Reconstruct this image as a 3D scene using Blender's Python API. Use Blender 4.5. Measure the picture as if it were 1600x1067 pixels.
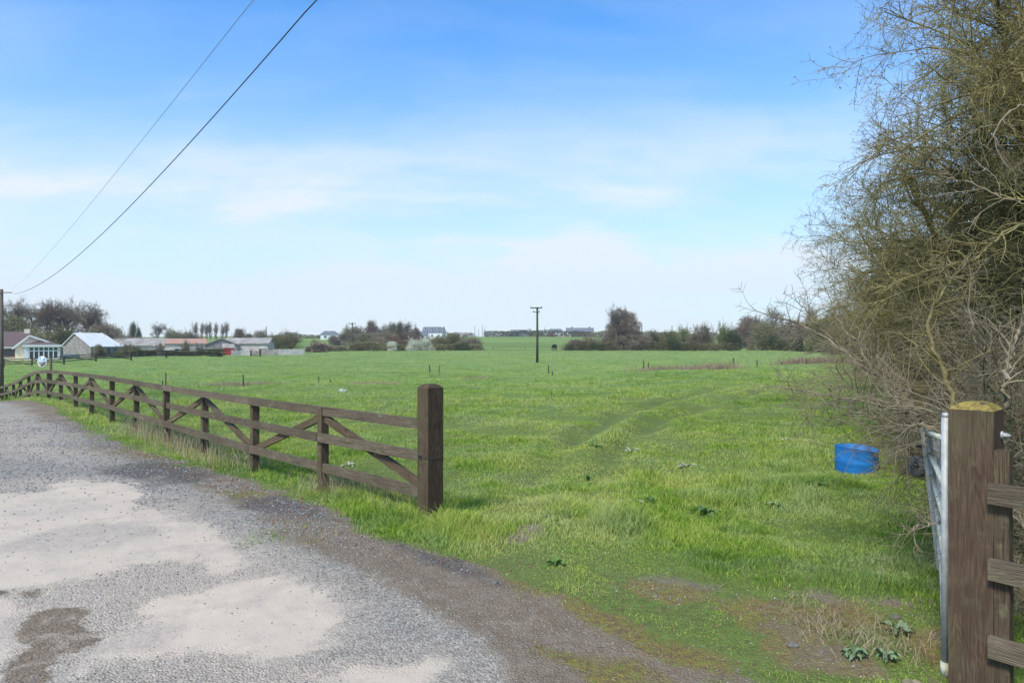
import bpy, bmesh, math
import numpy as np
from mathutils import Vector, Matrix
R = math.radians
for o in list(bpy.data.objects): bpy.data.objects.remove(o)
sc = bpy.context.scene
COL = sc.collection
# ------------------------------------------------------------------ camera
F = 1600*24/36; CH = 1.7; HY = 533.5
cam = bpy.data.cameras.new('camera'); cam.lens = 24; cam.sensor_width = 36; cam.clip_start = .05; cam.clip_end = 8000
co = bpy.data.objects.new('camera', cam); COL.objects.link(co); co.location = (0, 0, CH); co.rotation_euler = (R(90), 0, 0); sc.camera = co
# ------------------------------------------------------------------ world and sun
SUN_EL, SUN_AZ = 50, 214      # compass azimuth (0 = +Y, clockwise): behind the camera, to the left
sc.view_settings.view_transform = 'Standard'; sc.view_settings.look = 'None'; sc.view_settings.gamma = 1; sc.view_settings.use_curve_mapping = False
sc.view_settings.exposure = 0.74
W = bpy.data.worlds.new('World'); sc.world = W; W.use_nodes = True

class NT:
    def __init__(s, tree): s.t = tree; tree.nodes.clear()
    def n(s, kind, ins=None, **kw):
        nd = s.t.nodes.new(kind)
        for k, v in kw.items(): setattr(nd, k, v)
        for k, v in (ins or {}).items():
            sock = nd.inputs[k]
            if isinstance(v, bpy.types.NodeSocket): s.t.links.new(v, sock)
            else: sock.default_value = v
        return nd
    def math(s, op, a, b=0.0, c=None, clamp=False):
        d = {0: a, 1: b}
        if c is not None: d[2] = c
        return s.n('ShaderNodeMath', d, operation=op, use_clamp=clamp).outputs[0]
    def mix(s, f, a, b, mode='MIX'):
        nd = s.t.nodes.new('ShaderNodeMix'); nd.data_type = 'RGBA'; nd.blend_type = mode; nd.clamp_factor = True
        for i, v in ((0, f), (6, a), (7, b)):
            if isinstance(v, bpy.types.NodeSocket): s.t.links.new(v, nd.inputs[i])
            else: nd.inputs[i].default_value = (v if i == 0 else (tuple(v)+(1,) if len(v) == 3 else v))
        return nd.outputs[2]
    def ramp(s, f, stops, interp='LINEAR'):
        nd = s.n('ShaderNodeValToRGB', {0: f}); nd.color_ramp.interpolation = interp
        el = nd.color_ramp.elements
        while len(el) < len(stops): el.new(.5)
        for e, (p, c) in zip(el, stops):
            e.position = p; e.color = (c, c, c, 1) if isinstance(c, (int, float)) else tuple(c)+(1,)
        return nd.outputs[0]
    def noise(s, vec, scale, detail=4, rough=.5, out=0, dist=0.0):
        return s.n('ShaderNodeTexNoise', {'Vector': vec, 'Scale': scale, 'Detail': detail, 'Roughness': rough, 'Distortion': dist}).outputs[out]
    def mapping(s, vec, scale=(1, 1, 1), rot=(0, 0, 0), loc=(0, 0, 0)):
        return s.n('ShaderNodeMapping', {'Vector': vec, 'Scale': scale, 'Rotation': rot, 'Location': loc}).outputs[0]

w = NT(W.node_tree)
sky = w.n('ShaderNodeTexSky', sky_type='NISHITA', sun_disc=False)
sky.sun_elevation = R(SUN_EL); sky.sun_rotation = R(SUN_AZ); sky.air_density = 1.0; sky.dust_density = .6; sky.ozone_density = 3.0; sky.altitude = 50
tc = w.n('ShaderNodeTexCoord').outputs['Generated']
sep = w.n('ShaderNodeSeparateXYZ', {0: tc})
zz = w.math('MAXIMUM', sep.outputs[2], 0.0)
den = w.math('ADD', zz, .22)
cv = w.n('ShaderNodeCombineXYZ', {0: w.math('DIVIDE', sep.outputs[0], den), 1: w.math('DIVIDE', sep.outputs[1], den), 2: 0.0}).outputs[0]
m1 = w.mapping(cv, (.5, 1.15, 1), (0, 0, R(-20)), (3.3, 1.2, 0))
c1 = w.noise(m1, 1.15, 7, .56, dist=.5)
m2 = w.mapping(cv, (.9, 1.7, 1), (0, 0, R(-30)), (7.1, 4.0, 0))
c2 = w.noise(m2, 1.7, 8, .6, dist=.3)
m3 = w.mapping(cv, (.3, .5, 1), (0, 0, R(10)), (1.7, 9.2, 0))
c3 = w.noise(m3, .9, 3, .5)
cl = w.math('ADD', w.math('MULTIPLY', c1, .6), w.math('MULTIPLY', c2, .4))
cl = w.math('ADD', cl, w.math('MULTIPLY', w.math('SUBTRACT', c3, .5), .45))
cl = w.ramp(cl, [(.41, 0), (.50, .30), (.60, .90), (1, 1)])
low = w.ramp(zz, [(0, 1), (.08, .88), (.18, .62), (.30, .26), (.44, .02), (1, 0)])     # thin veil of cirrostratus and haze, thicker near the horizon
cl = w.math('MULTIPLY', cl, w.ramp(zz, [(0, .8), (.2, 1), (.34, .32), (1, .2)]))
veil = w.math('ADD', w.math('MULTIPLY', cl, .55), low, clamp=True)
hs = w.n('ShaderNodeHueSaturation', {'Saturation': 1.25, 'Value': 1.5, 'Color': sky.outputs[0]}).outputs[0]
skc = w.mix(1.0, hs, (.40, 1.24, 1.55), 'MULTIPLY')
cloudc = (7.5, 8.0, 8.7)
bd = w.n('ShaderNodeVectorMath', {0: tc, 1: w.n('ShaderNodeCombineXYZ', {0: .093, 1: .990, 2: .103}).outputs[0]}, operation='SUBTRACT').outputs[0]
bl = w.n('ShaderNodeVectorMath', {0: w.mapping(bd, (1, 1, 1.9))}, operation='LENGTH').outputs['Value']
blob = w.ramp(w.math('ADD', bl, w.math('MULTIPLY', w.math('SUBTRACT', w.noise(w.mapping(tc, (1, 1, 2.5)), 7, 5, .6), .5), .16)), [(.0, 1), (.05, .8), (.13, 0)])     # the one bright cloud low in the middle
veil = w.math('ADD', veil, w.math('MULTIPLY', blob, .5), clamp=True)
skc = w.mix(w.math('MULTIPLY', veil, .93), skc, cloudc)
bg = w.n('ShaderNodeBackground', {'Color': skc, 'Strength': .072})
w.n('ShaderNodeOutputWorld', {0: bg.outputs[0]})

sl = bpy.data.lights.new('sun', 'SUN'); sl.energy = 3.0; sl.angle = R(14.0); sl.color = (1, .93, .80)
so = bpy.data.objects.new('sun', sl); COL.objects.link(so)
sd = Vector((math.sin(R(SUN_AZ))*math.cos(R(SUN_EL)), math.cos(R(SUN_AZ))*math.cos(R(SUN_EL)), math.sin(R(SUN_EL))))
so.rotation_euler = sd.to_track_quat('Z', 'Y').to_euler(); so.location = (-10, -20, 30)

# ------------------------------------------------------------------ numeric helpers
def _hash(ix, iy, seed):
    h = (ix.astype(np.int64)*374761393 + iy.astype(np.int64)*668265263 + seed*982451653) & 0xffffffff
    h = ((h ^ (h >> 13))*1274126177) & 0xffffffff
    return ((h ^ (h >> 16)) & 0xffffff)/float(0xffffff)
def vnoise(x, y, seed=0):
    ix = np.floor(x); iy = np.floor(y); fx = x-ix; fy = y-iy
    fx = fx*fx*(3-2*fx); fy = fy*fy*(3-2*fy)
    a = _hash(ix, iy, seed); b = _hash(ix+1, iy, seed); c = _hash(ix, iy+1, seed); d = _hash(ix+1, iy+1, seed)
    return (a*(1-fx)+b*fx)*(1-fy)+(c*(1-fx)+d*fx)*fy
def fbm(x, y, sc_=1.0, octv=4, seed=0):
    v = 0; a = .5; s = 0
    for i in range(octv):
        v = v+a*vnoise(x*sc_*2**i, y*sc_*2**i, seed+i*17); s += a; a *= .5
    return v/s
def sstep(a, b, x):
    t = np.clip((x-a)/(b-a), 0, 1); return t*t*(3-2*t)

TT = np.array([-1.7, -.78, -.68, -.58, -.45, -.28, 0, .25, .5, 1.2])
DD = np.array([0, 5, 10, 15, 20, 25, 30, 40, 60, 90, 120, 145, 172, 205, 260, 400, 650, 1400, 4000])
ZT = np.array([
    [0, 0, -.10, -.10, -.2, -.6, -1.0, -1.4, -1.6, -1.6, -1.5, -1.5, -1.4, -1.0, 0, 3.0, 4, 4, 4],
    [0, 0, -.12, -.16, -.18, -.55, -1.0, -1.4, -1.55, -1.38, -1.3, -1.5, -1.4, -1.0, 0, 3.0, 4, 4, 4],
    [0, 0, -.12, -.16, -.10, -.36, -.7, -1.1, -1.3, -1.05, -1.2, -1.4, -1.4, -1.0, 0, 3.0, 4, 4, 4],
    [0, 0, -.13, -.2, -.15, -.25, -.4, -.75, -1.0, -.75, -1.0, -1.4, -1.4, -1.0, 0, 4.0, 4, 4, 4],
    [0, 0, -.14, -.22, -.26, -.3, -.45, -.75, -.95, -.6, -.9, -1.3, -1.4, -1.1, 0, 4.6, 4.5, 4, 4],
    [0, 0, -.10, -.15, -.2, -.26, -.4, -.72, -1.05, -.95, -.92, -.42, -1.2, -1.0, 0, 4.9, 4.5, 4, 4],
    [0, 0, .0, .0, -.08, -.18, -.32, -.65, -1.0, -1.08, -.66, -.32, -1.2, -.95, 0, 4.4, 4.0, 4, 4],
    [0, 0, .0, .02, .0, -.02, -.06, -.2, -.5, -.75, -.62, -.34, -1.0, -.9, 0, 4.2, 4.0, 4, 4],
    [0, 0, .0, .02, .02, .0, .0, -.05, -.25, -.5, -.5, -.34, -.8, -.6, 0, 4.0, 4.0, 4, 4],
    [0, 0, .0, .0, .0, .0, .0, 0, 0, -.3, -.4, -.3, -.6, -.5, 0, 4, 4, 4, 4]])
EU = np.array([-.6765, .7365]); EV = np.array([.7365, .6765]); BP = np.array([-.78, 6.52])
def to_uv(x, y):
    dx = x-BP[0]; dy = y-BP[1]
    return dx*EU[0]+dy*EU[1], dx*EV[0]+dy*EV[1]
def poly_dist(x, y, pts):
    d = np.full(x.shape, 1e9)
    for (x0, y0), (x1, y1) in zip(pts[:-1], pts[1:]):
        vx, vy = x1-x0, y1-y0; L = vx*vx+vy*vy+1e-12
        t = np.clip(((x-x0)*vx+(y-y0)*vy)/L, 0, 1)
        d = np.minimum(d, np.hypot(x-x0-t*vx, y-y0-t*vy))
    return d
def flatpx(pts, z=0.0):
    return [((px-800)/F*(CH-z)*F/(py-HY), (CH-z)*F/(py-HY)) for px, py in pts]
TRACKS = [flatpx([(900, 850), (925, 770), (962, 705), (1030, 662), (1115, 632), (1215, 610)]),
          flatpx([(800, 800), (850, 735), (905, 685), (975, 648), (1060, 622), (1150, 606)])]
def base_z(x, y):
    D = np.maximum(y, 0.0); t = np.clip(x/np.maximum(y, 1.0), -1.69, 1.19)
    i = np.clip(np.searchsorted(TT, t)-1, 0, len(TT)-2); ft = (t-TT[i])/(TT[i+1]-TT[i])
    Dq = np.clip(D, 0, 3999)
    # Catmull-Rom in distance for smooth slopes
    j = np.clip(np.searchsorted(DD, Dq, side='right')-1, 0, len(DD)-2); fd = (Dq-DD[j])/(DD[j+1]-DD[j])
    def cr(i):
        j0 = np.maximum(j-1, 0); j3 = np.minimum(j+2, len(DD)-1)
        p0, p1, p2, p3 = ZT[i, j0], ZT[i, j], ZT[i, j+1], ZT[i, j3]
        h = (DD[j+1]-DD[j])
        m1 = (p2-p0)/(DD[j+1]-DD[j0])*h; m2 = (p3-p1)/(DD[j3]-DD[j])*h
        f = fd; return (2*f**3-3*f**2+1)*p1+(f**3-2*f**2+f)*m1+(-2*f**3+3*f**2)*p2+(f**3-f**2)*m2
    ft = ft*ft*(3-2*ft)
    return cr(i)*(1-ft)+cr(i+1)*ft
def edge_v(u): return np.interp(u, [-30, -7, -4.6, -3.5, -2.4, -1.5, -.6, 0, .6, 1.6, 3, 5, 8, 14, 20, 30, 60], [-.9, -.9, -.72, -.62, -.55, -.52, -.62, -.75, -.62, -.45, -.4, -.5, -.65, -.55, -.5, -.35, -.35])
def gz(x, y):
    x = np.asarray(x, float); y = np.asarray(y, float)
    z = base_z(x, y)
    u, v = to_uv(x, y); fld = sstep(.3, 3, v)
    z = z+fld*(fbm(x, y, .10, 3, 5)-.5)*.34*sstep(8, 30, y)*(1-sstep(110, 135, y)*.6)
    z = z+fld*(fbm(x*.35+y*.1, y, .13, 3, 9)-.5)*.62*sstep(14, 45, y)*(1-sstep(105, 135, y)*.8)
    z = z+fld*(fbm(x, y, .9, 3, 21)-.5)*.20*(1-sstep(40, 90, y)*.7)
    for tr in TRACKS:
        d = poly_dist(x, y, tr); z = z-np.exp(-(d/.24)**2)*.075*sstep(0, 1.5, v+.2)*(.3+.7*sstep(7, 13, y))
        z = z+np.exp(-((d-.5)/.22)**2)*.035*sstep(0, 1.5, v)*(.2+.8*sstep(7, 13, y))
    z = z+(1-fld)*((fbm(x, y, .5, 3, 31)-.5)*.06+(fbm(x, y, 5, 3, 33)-.5)*.014)*sstep(0, 2.5, np.hypot(x, y))
    return z
def gzf(x, y): return float(gz(np.array([x]), np.array([y]))[0])
def PX(px, py, D): return Vector(((px-800)/F*D, D, CH-(py-HY)*D/F))
def GP(px, D, dz=0.0):
    x = (px-800)/F*D; return Vector((x, D, gzf(x, D)+dz))
def ytoz(py, D): return CH-(py-HY)*D/F

# ------------------------------------------------------------------ object helpers
def mesh_np(name, verts, faces=None, quads=None, tris=None, smooth=False, mats=()):
    me = bpy.data.meshes.new(name)
    if faces is not None:
        me.from_pydata([tuple(v) for v in verts], [], faces)
    else:
        V = np.asarray(verts, np.float32); nq = 0 if quads is None else len(quads); nt = 0 if tris is None else len(tris)
        me.vertices.add(len(V)); me.vertices.foreach_set('co', V.ravel())
        parts = []; starts = []
        if nq: parts.append(np.asarray(quads, np.int32).ravel())
        if nt: parts.append(np.asarray(tris, np.int32).ravel())
        loops = np.concatenate(parts)
        me.loops.add(len(loops)); me.loops.foreach_set('vertex_index', loops)
        ls = np.concatenate([np.arange(nq)*4, nq*4+np.arange(nt)*3]).astype(np.int32)
        me.polygons.add(nq+nt); me.polygons.foreach_set('loop_start', ls)
        me.update(calc_edges=True)
    if smooth: me.polygons.foreach_set('use_smooth', np.ones(len(me.polygons), bool))
    for m in mats: me.materials.append(m)
    return me
def link(name, me, parent=None, loc=None):
    o = bpy.data.objects.new(name, me); COL.objects.link(o)
    if parent: o.parent = parent
    if loc is not None: o.location = loc
    return o
def tag(o, label=None, cat=None, group=None, kind=None):
    if label: o['label'] = label
    if cat: o['category'] = cat
    if group: o['group'] = group
    if kind: o['kind'] = kind
    return o
def thing(name, label, cat, loc=(0, 0, 0), rz=0, group=None):
    o = bpy.data.objects.new(name, None); COL.objects.link(o); o.empty_display_size = .1
    o.location = loc; o.rotation_euler = (0, 0, rz); return tag(o, label, cat, group)
def copy_tree(o, parent=None):
    c = o.copy(); COL.objects.link(c); c.parent = parent
    if 'label' in c and parent is None: del c['label']
    for ch in list(o.children): copy_tree(ch, c)
    return c
class MB:
    def __init__(s): s.v = []; s.f = []
    def add(s, vs, fs):
        b = len(s.v); s.v += [tuple(v) for v in vs]; s.f += [tuple(i+b for i in f) for f in fs]; return s
    def box(s, x0, x1, y0, y1, z0, z1):
        return s.add([(x0, y0, z0), (x1, y0, z0), (x1, y1, z0), (x0, y1, z0), (x0, y0, z1), (x1, y0, z1), (x1, y1, z1), (x0, y1, z1)],
                     [(0, 3, 2, 1), (4, 5, 6, 7), (0, 1, 5, 4), (1, 2, 6, 5), (2, 3, 7, 6), (3, 0, 4, 7)])
    def cyl(s, p0, p1, r0, r1=None, n=10, cap=True):
        r1 = r0 if r1 is None else r1; p0 = Vector(p0); p1 = Vector(p1); d = (p1-p0).normalized()
        a = d.orthogonal().normalized(); b = d.cross(a); vs = []
        for p, r in ((p0, r0), (p1, r1)):
            for k in range(n):
                t = 2*math.pi*k/n; vs.append(p+a*math.cos(t)*r+b*math.sin(t)*r)
        fs = [(k, (k+1) % n, n+(k+1) % n, n+k) for k in range(n)]
        if cap: fs += [tuple(range(n))[::-1], tuple(range(n, 2*n))]
        return s.add(vs, fs)
    def beam(s, p0, p1, w_, h_, up=(0, 0, 1)):
        p0 = Vector(p0); p1 = Vector(p1); d = (p1-p0).normalized(); side = d.cross(Vector(up)).normalized(); u = side.cross(d)
        vs = [p+side*a*w_/2+u*b*h_/2 for p in (p0, p1) for a, b in ((-1, -1), (1, -1), (1, 1), (-1, 1))]
        return s.add(vs, [(0, 1, 2, 3)[::-1], (4, 5, 6, 7), (0, 1, 5, 4), (1, 2, 6, 5), (2, 3, 7, 6), (3, 0, 4, 7)])
    def build(s, name, mat, parent=None, smooth=False, loc=None, bevel=0):
        me = mesh_np(name, s.v, faces=s.f, smooth=smooth, mats=[mat])
        bm = bmesh.new(); bm.from_mesh(me); bmesh.ops.recalc_face_normals(bm, faces=bm.faces)
        if bevel: bmesh.ops.bevel(bm, geom=bm.edges[:], offset=bevel, segments=1, affect='EDGES', clamp_overlap=True)
        bm.to_mesh(me); bm.free()
        return link(name, me, parent, loc)
def board(name, p0, p1, wid, thk, mat, parent, nrm, bevel=.004, rough=.0, seed=0):
    """a sawn board from p0 to p1; local Z runs along it; wid lies perpendicular to nrm, thk along nrm"""
    p0 = Vector(p0); p1 = Vector(p1); z = (p1-p0); L = z.length; z.normalize(); n = Vector(nrm); n = (n-z*n.dot(z)).normalized(); x = n.cross(z)
    ns = max(2, int(L/.25)); bm = bmesh.new(); rng = np.random.RandomState(seed+int(abs(p0.x)*997) % 9999)
    rings = []
    for i in range(ns+1):
        jx, jy = rng.randn(2)*.0015
        rings.append([bm.verts.new((a*wid/2+jx, b*thk/2+jy, L*i/ns)) for a, b in ((-1, -1), (1, -1), (1, 1), (-1, 1))])
    for i in range(ns):
        for k in range(4): bm.faces.new((rings[i][k], rings[i][(k+1) % 4], rings[i+1][(k+1) % 4], rings[i+1][k]))
    bm.faces.new(rings[0][::-1]); bm.faces.new(rings[-1])
    ed = [e for e in bm.edges if len(e.link_faces) == 2 and e.calc_face_angle() > .5]
    bmesh.ops.bevel(bm, geom=ed, offset=bevel, segments=2, affect='EDGES', clamp_overlap=True)
    me = bpy.data.meshes.new(name); bm.to_mesh(me); bm.free(); me.materials.append(mat)
    o = link(name, me, parent)
    M = Matrix(((x.x, n.x, z.x, p0.x), (x.y, n.y, z.y, p0.y), (x.z, n.z, z.z, p0.z), (0, 0, 0, 1)))
    o.matrix_local = (parent.matrix_local.inverted() if parent else Matrix())@M
    return o

# ------------------------------------------------------------------ materials
def mat(name):
    m = bpy.data.materials.new(name); m.use_nodes = True; return m, NT(m.node_tree)
def finish(t, col, rough=.8, bump=None, bstr=.3, bdist=.01, metal=0.0, spec=.3, extra=None):
    d = {'Base Color': col if isinstance(col, bpy.types.NodeSocket) else tuple(col)+(1,), 'Roughness': rough, 'Metallic': metal, 'Specular IOR Level': spec}
    if bump is not None: d['Normal'] = t.n('ShaderNodeBump', {'Strength': bstr, 'Distance': bdist, 'Height': bump}).outputs[0]
    p = t.n('ShaderNodeBsdfPrincipled', d)
    t.n('ShaderNodeOutputMaterial', {0: p.outputs[0]}); return p
def simple(name, c0, c1=None, scale=3, rough=.8, metal=0, detail=5, bstr=.2, bdist=.01, stretch=(1, 1, 1), rnd=0.0, spec=.3, coord='Object'):
    m, t = mat(name); v = t.mapping(t.n('ShaderNodeTexCoord').outputs[coord], stretch)
    nz = t.noise(v, scale, detail, .6)
    c1 = c1 or tuple(x*.7 for x in c0)
    col = t.mix(t.ramp(nz, [(.35, 0), (.65, 1)]), c1, c0)
    if rnd:
        r = t.n('ShaderNodeObjectInfo').outputs['Random']
        col = t.n('ShaderNodeHueSaturation', {'Value': t.math('ADD', t.math('MULTIPLY', r, rnd), 1-rnd/2), 'Color': col}).outputs[0]
    finish(t, col, rough, nz, bstr, bdist, metal, spec); return m
def wood_mat(name, dark, light, pale, lichen=0.0, moss_top=False, fine=1.0):
    m, t = mat(name); tcn = t.n('ShaderNodeTexCoord'); ob = tcn.outputs['Object']
    r = t.n('ShaderNodeObjectInfo').outputs['Random']
    v = t.n('ShaderNodeVectorMath', {0: ob, 1: t.n('ShaderNodeCombineXYZ', {0: t.math('MULTIPLY', r, 7.0), 1: t.math('MULTIPLY', r, 3.0), 2: t.math('MULTIPLY', r, 11.0)}).outputs[0]}, operation='ADD').outputs[0]
    g1 = t.noise(t.mapping(v, (14*fine, 14*fine, .9)), 1.6, 3, .5, dist=.8)
    rings = t.math('SINE', t.math('MULTIPLY', g1, 62.0))
    g2 = t.noise(t.mapping(v, (60, 60, 2.2)), 3.2, 4, .6)
    big = t.noise(t.mapping(v, (2, 2, 1.1)), 1.4, 4, .6)
    f = t.math('ADD', t.math('MULTIPLY', rings, .07), t.math('MULTIPLY', g2, .75))
    f = t.math('ADD', f, t.math('MULTIPLY', big, .35))
    col = t.ramp(f, [(.30, dark), (.56, light), (.80, pale)])
    if lichen:
        ln = t.noise(v, 9, 5, .7); col = t.mix(t.math('MULTIPLY', t.ramp(ln, [(.56, 0), (.66, 1)]), lichen), col, (.25, .26, .15))
    kv = t.n('ShaderNodeTexVoronoi', {'Vector': t.mapping(v, (5.5, 5.5, 1.9)), 'Scale': 1.0, 'Randomness': 1.0}).outputs['Distance']; knot = t.ramp(t.math('ADD', kv, t.math('MULTIPLY', g2, .04)), [(.07, 1), (.13, 0)]); col = t.mix(t.math('MULTIPLY', knot, .7), col, tuple(c*.5 for c in dark))
    grime = t.ramp(t.noise(t.mapping(v, (1, 1, .5)), 4.2, 6, .7), [(.40, 0), (.62, .5)]); col = t.mix(grime, col, tuple(c*.62 for c in light))
    green = t.ramp(t.noise(t.mapping(v, (1, 1, .4)), 3.1, 5, .65), [(.52, 0), (.7, .45)]); col = t.mix(green, col, (.115, .115, .055))
    crack = t.ramp(t.noise(t.mapping(v, (40, 40, .8)), 1.1, 2, .5), [(.28, 1), (.33, 0)])
    col = t.mix(t.math('MULTIPLY', crack, .75), col, tuple(c*.35 for c in dark))
    col = t.n('ShaderNodeHueSaturation', {'Value': t.math('ADD', t.math('MULTIPLY', r, .3), .85), 'Color': col}).outputs[0]
    if moss_top:
        geo = t.n('ShaderNodeNewGeometry'); nz_ = t.n('ShaderNodeSeparateXYZ', {0: geo.outputs['Normal']}).outputs[2]
        mm = t.math('MULTIPLY', t.ramp(nz_, [(.35, 0), (.6, 1)]), t.ramp(t.noise(v, 26, 5, .7), [(.34, 0), (.52, 1)]))
        col = t.mix(mm, col, t.mix(t.noise(v, 40, 3), (.22, .15, .035), (.34, .27, .07)))
    finish(t, col, .88, t.math('SUBTRACT', t.math('ADD', g2, t.math('MULTIPLY', rings, .25)), t.math('MULTIPLY', crack, 1.6)), .7, .006, 0, .2); return m
M_rail = wood_mat('weathered_rail_wood', (.058, .043, .028), (.128, .098, .066), (.225, .182, .13), .35)
M_post = wood_mat('stained_post_wood', (.048, .032, .019), (.115, .080, .048), (.205, .155, .10), .35)
M_bigpost = wood_mat('gate_post_wood', (.044, .027, .017), (.085, .055, .035), (.135, .095, .064), .12, True, .6)
M_bigpost2 = wood_mat('gate_post_wood_plain', (.040, .026, .016), (.088, .058, .037), (.165, .118, .078), .3, False, .6)
M_galv = simple('galvanised_steel', (.46, .47, .46), (.32, .33, .32), 22, .6, .25, 6, .1, .001)
M_galv2 = simple('lichened_tube', (.56, .55, .46), (.34, .33, .22), 18, .7, .05, 6, .15, .001)
M_blue = simple('blue_plastic', (.016, .17, .46), (.010, .105, .33), 5, .5, 0, 8, .1, .003, spec=.35, stretch=(1, 1, 3))
M_rubber = simple('worn_grey_rubber', (.16, .155, .155), (.09, .09, .09), 20, .8)
M_black = simple('dark_metal', (.03, .03, .035), None, 20, .6)
M_pole = simple('creosoted_pole', (.13, .11, .085), (.07, .06, .045), 5, .9, stretch=(8, 8, .5))
M_polegreen = simple('green_stained_pole', (.065, .085, .04), (.04, .045, .025), 3, .9, stretch=(6, 6, .5))
M_wire = simple('cable', (.05, .06, .06), None, 5, .7)
M_wire2 = simple('aluminium_cable', (.20, .26, .30), None, 5, .6)
M_white = simple('white_paint', (.78, .78, .76), (.68, .68, .66), 4, .5)
M_mirror, _t = mat('mirror_glass'); finish(_t, (.80, .79, .76), .14, metal=.85)
M_cream = simple('cream_render', (.88, .72, .56), (.82, .67, .52), 1.5, .9)
M_roofb = simple('brown_roof_tile', (.16, .105, .09), (.10, .07, .065), 2.5, .85, stretch=(1, 6, 6))
M_roofg = simple('grey_slate', (.17, .18, .20), (.11, .12, .135), 1.2, .7)
M_tin = simple('pale_roof_sheet', (.70, .69, .68), (.58, .58, .58), 1.0, .6)
M_asb = simple('stained_fibre_cement', (.40, .37, .32), (.24, .20, .17), .8, .9)
M_rust = simple('rusted_sheet', (.46, .19, .10), (.34, .27, .22), .5, .9, detail=8, stretch=(2.5, .6, 1))
M_stone = simple('rubble_stone', (.34, .31, .28), (.17, .155, .14), 2.6, .95, detail=8)
M_block = simple('grey_block', (.42, .41, .38), (.30, .29, .26), 1.6, .95)
M_lime = simple('limewashed_wall', (.62, .56, .50), (.42, .35, .31), 1.0, .95)
M_red = simple('red_door_paint', (.42, .05, .035), (.30, .04, .03), 2, .7)
M_win, _t = mat('window_glass'); finish(_t, (.05, .06, .07), .12, spec=.6)
M_brick = simple('red_brick', (.36, .16, .13), (.26, .11, .09), 4, .9)
M_darkfence = simple('dark_fence_timber', (.075, .05, .042), (.04, .03, .026), 4, .9)
M_grey_w = simple('grey_sheet_wall', (.32, .33, .35), (.2, .21, .23), 1, .8)
M_stake = simple('old_stake', (.10, .08, .06), (.05, .04, .03), 8, .95)
M_rock = simple('field_stone', (.17, .155, .135), (.10, .09, .075), 12, .9)
M_rockpale = simple('pale_field_stone', (.55, .55, .57), (.36, .36, .38), 8, .9)
M_coat = simple('black_cow_hide', (.018, .016, .015), None, 6, .8)

def veg(name, cols, scale=1.5, trans=.0, rough=.8, attr=None, fine=12, spec=.15, rnd=.25):
    m, t = mat(name); pos = t.n('ShaderNodeNewGeometry').outputs['Position']
    f = t.noise(pos, scale, 3, .6); f2 = t.noise(pos, fine, 2, .5)
    f = t.math('ADD', t.math('MULTIPLY', f, .6), t.math('MULTIPLY', f2, .4))
    if attr:
        f = t.math('ADD', t.math('MULTIPLY', f, .8), t.math('MULTIPLY', t.n('ShaderNodeAttribute', attribute_name=attr).outputs['Fac'], .5)); f = t.math('SUBTRACT', f, .15)
    k = len(cols); pale = None
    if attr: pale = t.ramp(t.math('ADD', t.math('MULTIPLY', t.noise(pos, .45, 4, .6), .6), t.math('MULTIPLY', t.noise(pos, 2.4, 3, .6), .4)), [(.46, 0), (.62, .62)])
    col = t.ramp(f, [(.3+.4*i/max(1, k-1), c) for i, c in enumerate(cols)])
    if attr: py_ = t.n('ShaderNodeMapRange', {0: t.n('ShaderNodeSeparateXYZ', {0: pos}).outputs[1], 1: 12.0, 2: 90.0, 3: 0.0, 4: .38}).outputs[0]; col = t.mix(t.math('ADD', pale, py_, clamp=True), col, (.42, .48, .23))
    if rnd:
        r = t.n('ShaderNodeObjectInfo').outputs['Random']
        col = t.n('ShaderNodeHueSaturation', {'Value': t.math('ADD', t.math('MULTIPLY', r, rnd), 1-rnd/2), 'Color': col}).outputs[0]
    p = finish(t, col, rough, spec=spec)
    if trans:
        tr = t.n('ShaderNodeBsdfTranslucent', {'Color': col}); mx = t.n('ShaderNodeMixShader', {0: trans, 1: p.outputs[0], 2: tr.outputs[0]})
        out = [n for n in t.t.nodes if n.type == 'OUTPUT_MATERIAL'][0]; t.t.links.new(mx.outputs[0], out.inputs[0])
    return m
M_bark = veg('bark', [(.075, .062, .045), (.145, .12, .09), (.22, .19, .145)], 3)
M_haw = veg('hawthorn_bark', [(.078, .064, .024), (.155, .128, .052), (.255, .215, .095), (.36, .30, .10)], 2.2, fine=18)
M_shoot = veg('pale_shoot', [(.115, .09, .055), (.22, .18, .115), (.33, .28, .19)], 4, fine=20)
M_bud = veg('opening_buds', [(.12, .13, .035), (.22, .225, .07), (.32, .30, .12)], 3, .35)
M_ivy = veg('ivy_leaf', [(.022, .045, .012), (.055, .10, .024), (.12, .18, .045)], 2, .3, .6, spec=.2)
M_moss = veg('tree_moss', [(.05, .075, .012), (.10, .14, .02), (.15, .17, .035)], 3)
M_tw_brown = veg('brown_twigs', [(.16, .125, .08), (.28, .225, .145), (.42, .35, .24)], .25, fine=1.3, trans=.42)
M_tw_olive = veg('olive_twigs', [(.135, .128, .055), (.25, .23, .105), (.38, .35, .18)], .25, fine=1.3, trans=.42)
M_tw_green = veg('dark_green_leaves', [(.05, .065, .022), (.105, .125, .045), (.18, .20, .08)], .3, fine=1.5, trans=.42)
M_tw_fresh = veg('fresh_green_leaves', [(.09, .12, .035), (.18, .21, .07), (.28, .30, .13)], .3, fine=1.5, trans=.15)
M_tw_pale = veg('pale_twigs', [(.16, .13, .10), (.26, .22, .17), (.36, .31, .25)], .25, fine=1.3)
M_tw_white = veg('white_blossom', [(.25, .26, .14), (.6, .6, .46), (.9, .9, .8)], .5, fine=2.5, trans=.15)
M_copper = veg('copper_twigs', [(.13, .088, .055), (.235, .165, .105), (.34, .25, .165)], .2, fine=1.2, trans=.42)
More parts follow.
